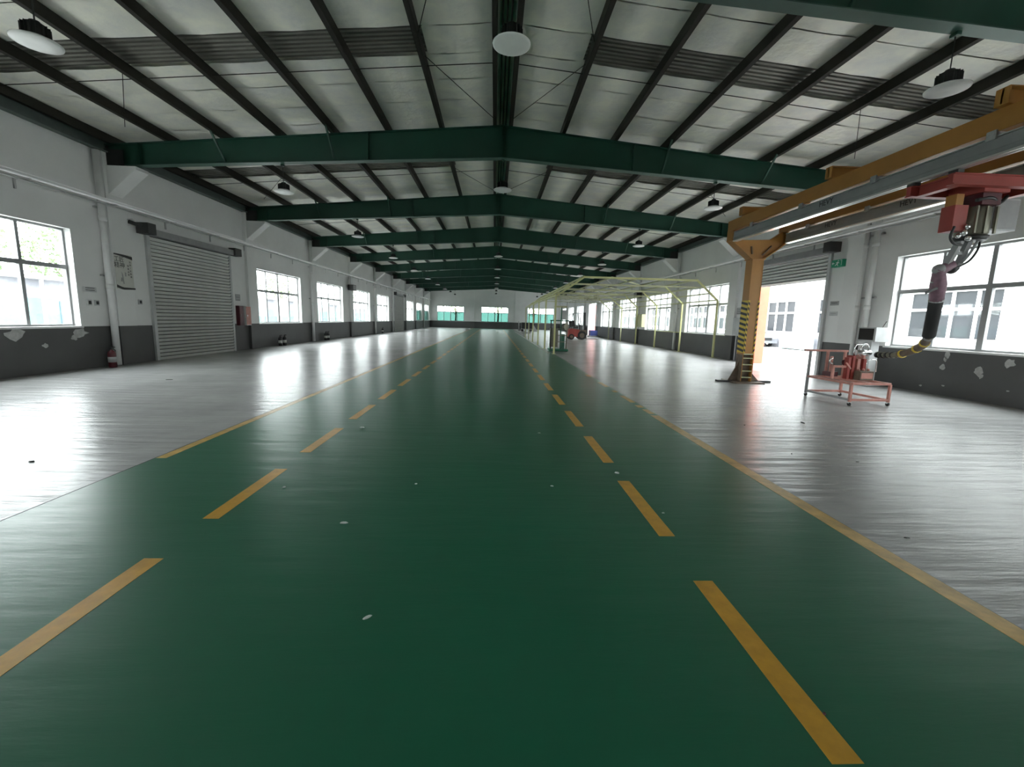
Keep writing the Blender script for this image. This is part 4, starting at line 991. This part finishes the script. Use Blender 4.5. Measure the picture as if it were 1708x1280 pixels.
o = (18.9, 31.8, -.02)
t = thing('parked_car', 'silver car parked nose-on by the opposite building', 'car', o)
prof = [(29.62, .28), (29.6, .55), (29.75, .72), (30.7, .88), (31.5, 1.32), (32.9, 1.36), (33.7, .98), (34.0, .9), (34.02, .3)]
MB(o).prism(prof, 'X', 18.05, 19.75).build('body', M['car'], t)
MB(o).prism([(30.78, .93), (31.5, 1.29), (31.56, 1.29), (30.9, .93)], 'X', 18.15, 19.65).build('windscreen', M['carglass'], t)
for x in (18.035, 19.745): MB(o).prism([(31.0, .94), (31.56, 1.26), (32.8, 1.29), (33.4, .95)], 'X', x, x+.02).build('side_window', M['carglass'], t)
for x in (18.15, 19.35): MB(o).box(x, x+.3, 29.57, 29.66, .55, .68).build('headlight', M['chrome'], t)
MB(o).box(18.45, 19.35, 29.575, 29.62, .42, .62).build('grille', M['black'], t)
MB(o).box(18.08, 19.72, 29.52, 29.66, .24, .42).build('bumper', M['car'], t)
for x in (18.03, 19.57):
    for y in (30.4, 33.2):
        wo = MB(o).cyl((x, y, .30), (x+.2, y, .30), .31, 18).build('tyre', M['rubber'], t); MB(o).cyl((x-.01, y, .30), (x+.21, y, .30), .18, 12).build('wheel_rim', M['chrome'], wo)

o = (-21.5, 20, 0)
t = thing('low_shed', 'low pale lilac shed with teal lower panels across the left yard', 'shed', o)
MB(o).box(-23.5, -20, -6, 70, 0, 2.62).build('wall', M['lilac'], t)
MB(o).box(-20, -19.96, -6, 70, 0, 1.8).build('lower_panel', M['teal'], t)
MB(o).box(-23.8, -19.6, -6.2, 70.2, 2.62, 2.78).build('roof', M['ext_wall'], t)
for y in range(-4, 70, 3): MB(o).box(-19.75, -19.65, y, y+.1, 0, 2.62).build('post', M['ext_wall'], t)
for y in range(-3, 68, 6): MB(o).box(-19.96, -19.92, y, y+2.2, .5, 1.7).build('blue_panel', M['bluegrey'], t)

def tree(x, y, h, r, label, seed, trunk=None):
    rnd = random.Random(seed); o = (x, y, -.02); t = thing('yard_tree', label, 'tree', o, 'trees outside')
    MB(o).tube([(x, y, -.02), (x+.1, y, h*.35), (x-.05, y+.1, h*.6)], [.16, .12, .06], 8).build('trunk', M['bark'], t, True)
    br = MB(o)
    for i in range(5):
        a = i*1.256+seed; br.tube([(x, y, h*.32+.1*i), (x+r*.35*math.cos(a), y+r*.35*math.sin(a), h*.55+.1*i), (x+r*.7*math.cos(a), y+r*.7*math.sin(a), h*.68)], [.06, .04, .015], 6)
    br.build('branches', M['bark'], t, True)
    m = MB(o)
    for i in range(1300):
        while True:
            d = Vector((rnd.uniform(-1, 1), rnd.uniform(-1, 1), rnd.uniform(-1, 1)))
            if .25 < d.length < 1: break
        p = Vector((x+d.x*r, y+d.y*r, h*.66+d.z*h*.34)); s_ = rnd.uniform(.08, .17)
        u = Vector((rnd.uniform(-1, 1), rnd.uniform(-1, 1), rnd.uniform(-1, 1))).normalized(); v = u.orthogonal().normalized()
        m.add([p-u*s_, p+v*s_*.5, p+u*s_, p-v*s_*.5], [(0, 1, 2, 3)])
    tag(m.build('foliage', M['leaf'], t), kind='stuff')
for i, (x, y, h, r) in enumerate(((-26.5, 22.5, 6.6, 2.3), (-26.5, 29, 7.2, 2.4), (-26.5, 38, 6.8, 2.4), (-26.5, 56, 7.0, 2.4), (-26.5, 80, 7.2, 2.4))):
    tree(x, y, h, r, 'leafy tree in the left yard, %s from the camera' % ('nearest' if i == 0 else ORD[i]), 3+i)
for i, (x, y, h, r) in enumerate(((-6.5, 73, 6.5, 2.6), (.5, 72, 6.8, 2.8), (6.5, 73, 6.4, 2.6))):
    tree(x, y, h, r, 'leafy tree behind the far wall, outside the %s window' % ('left', 'middle', 'right')[i], 30+i)
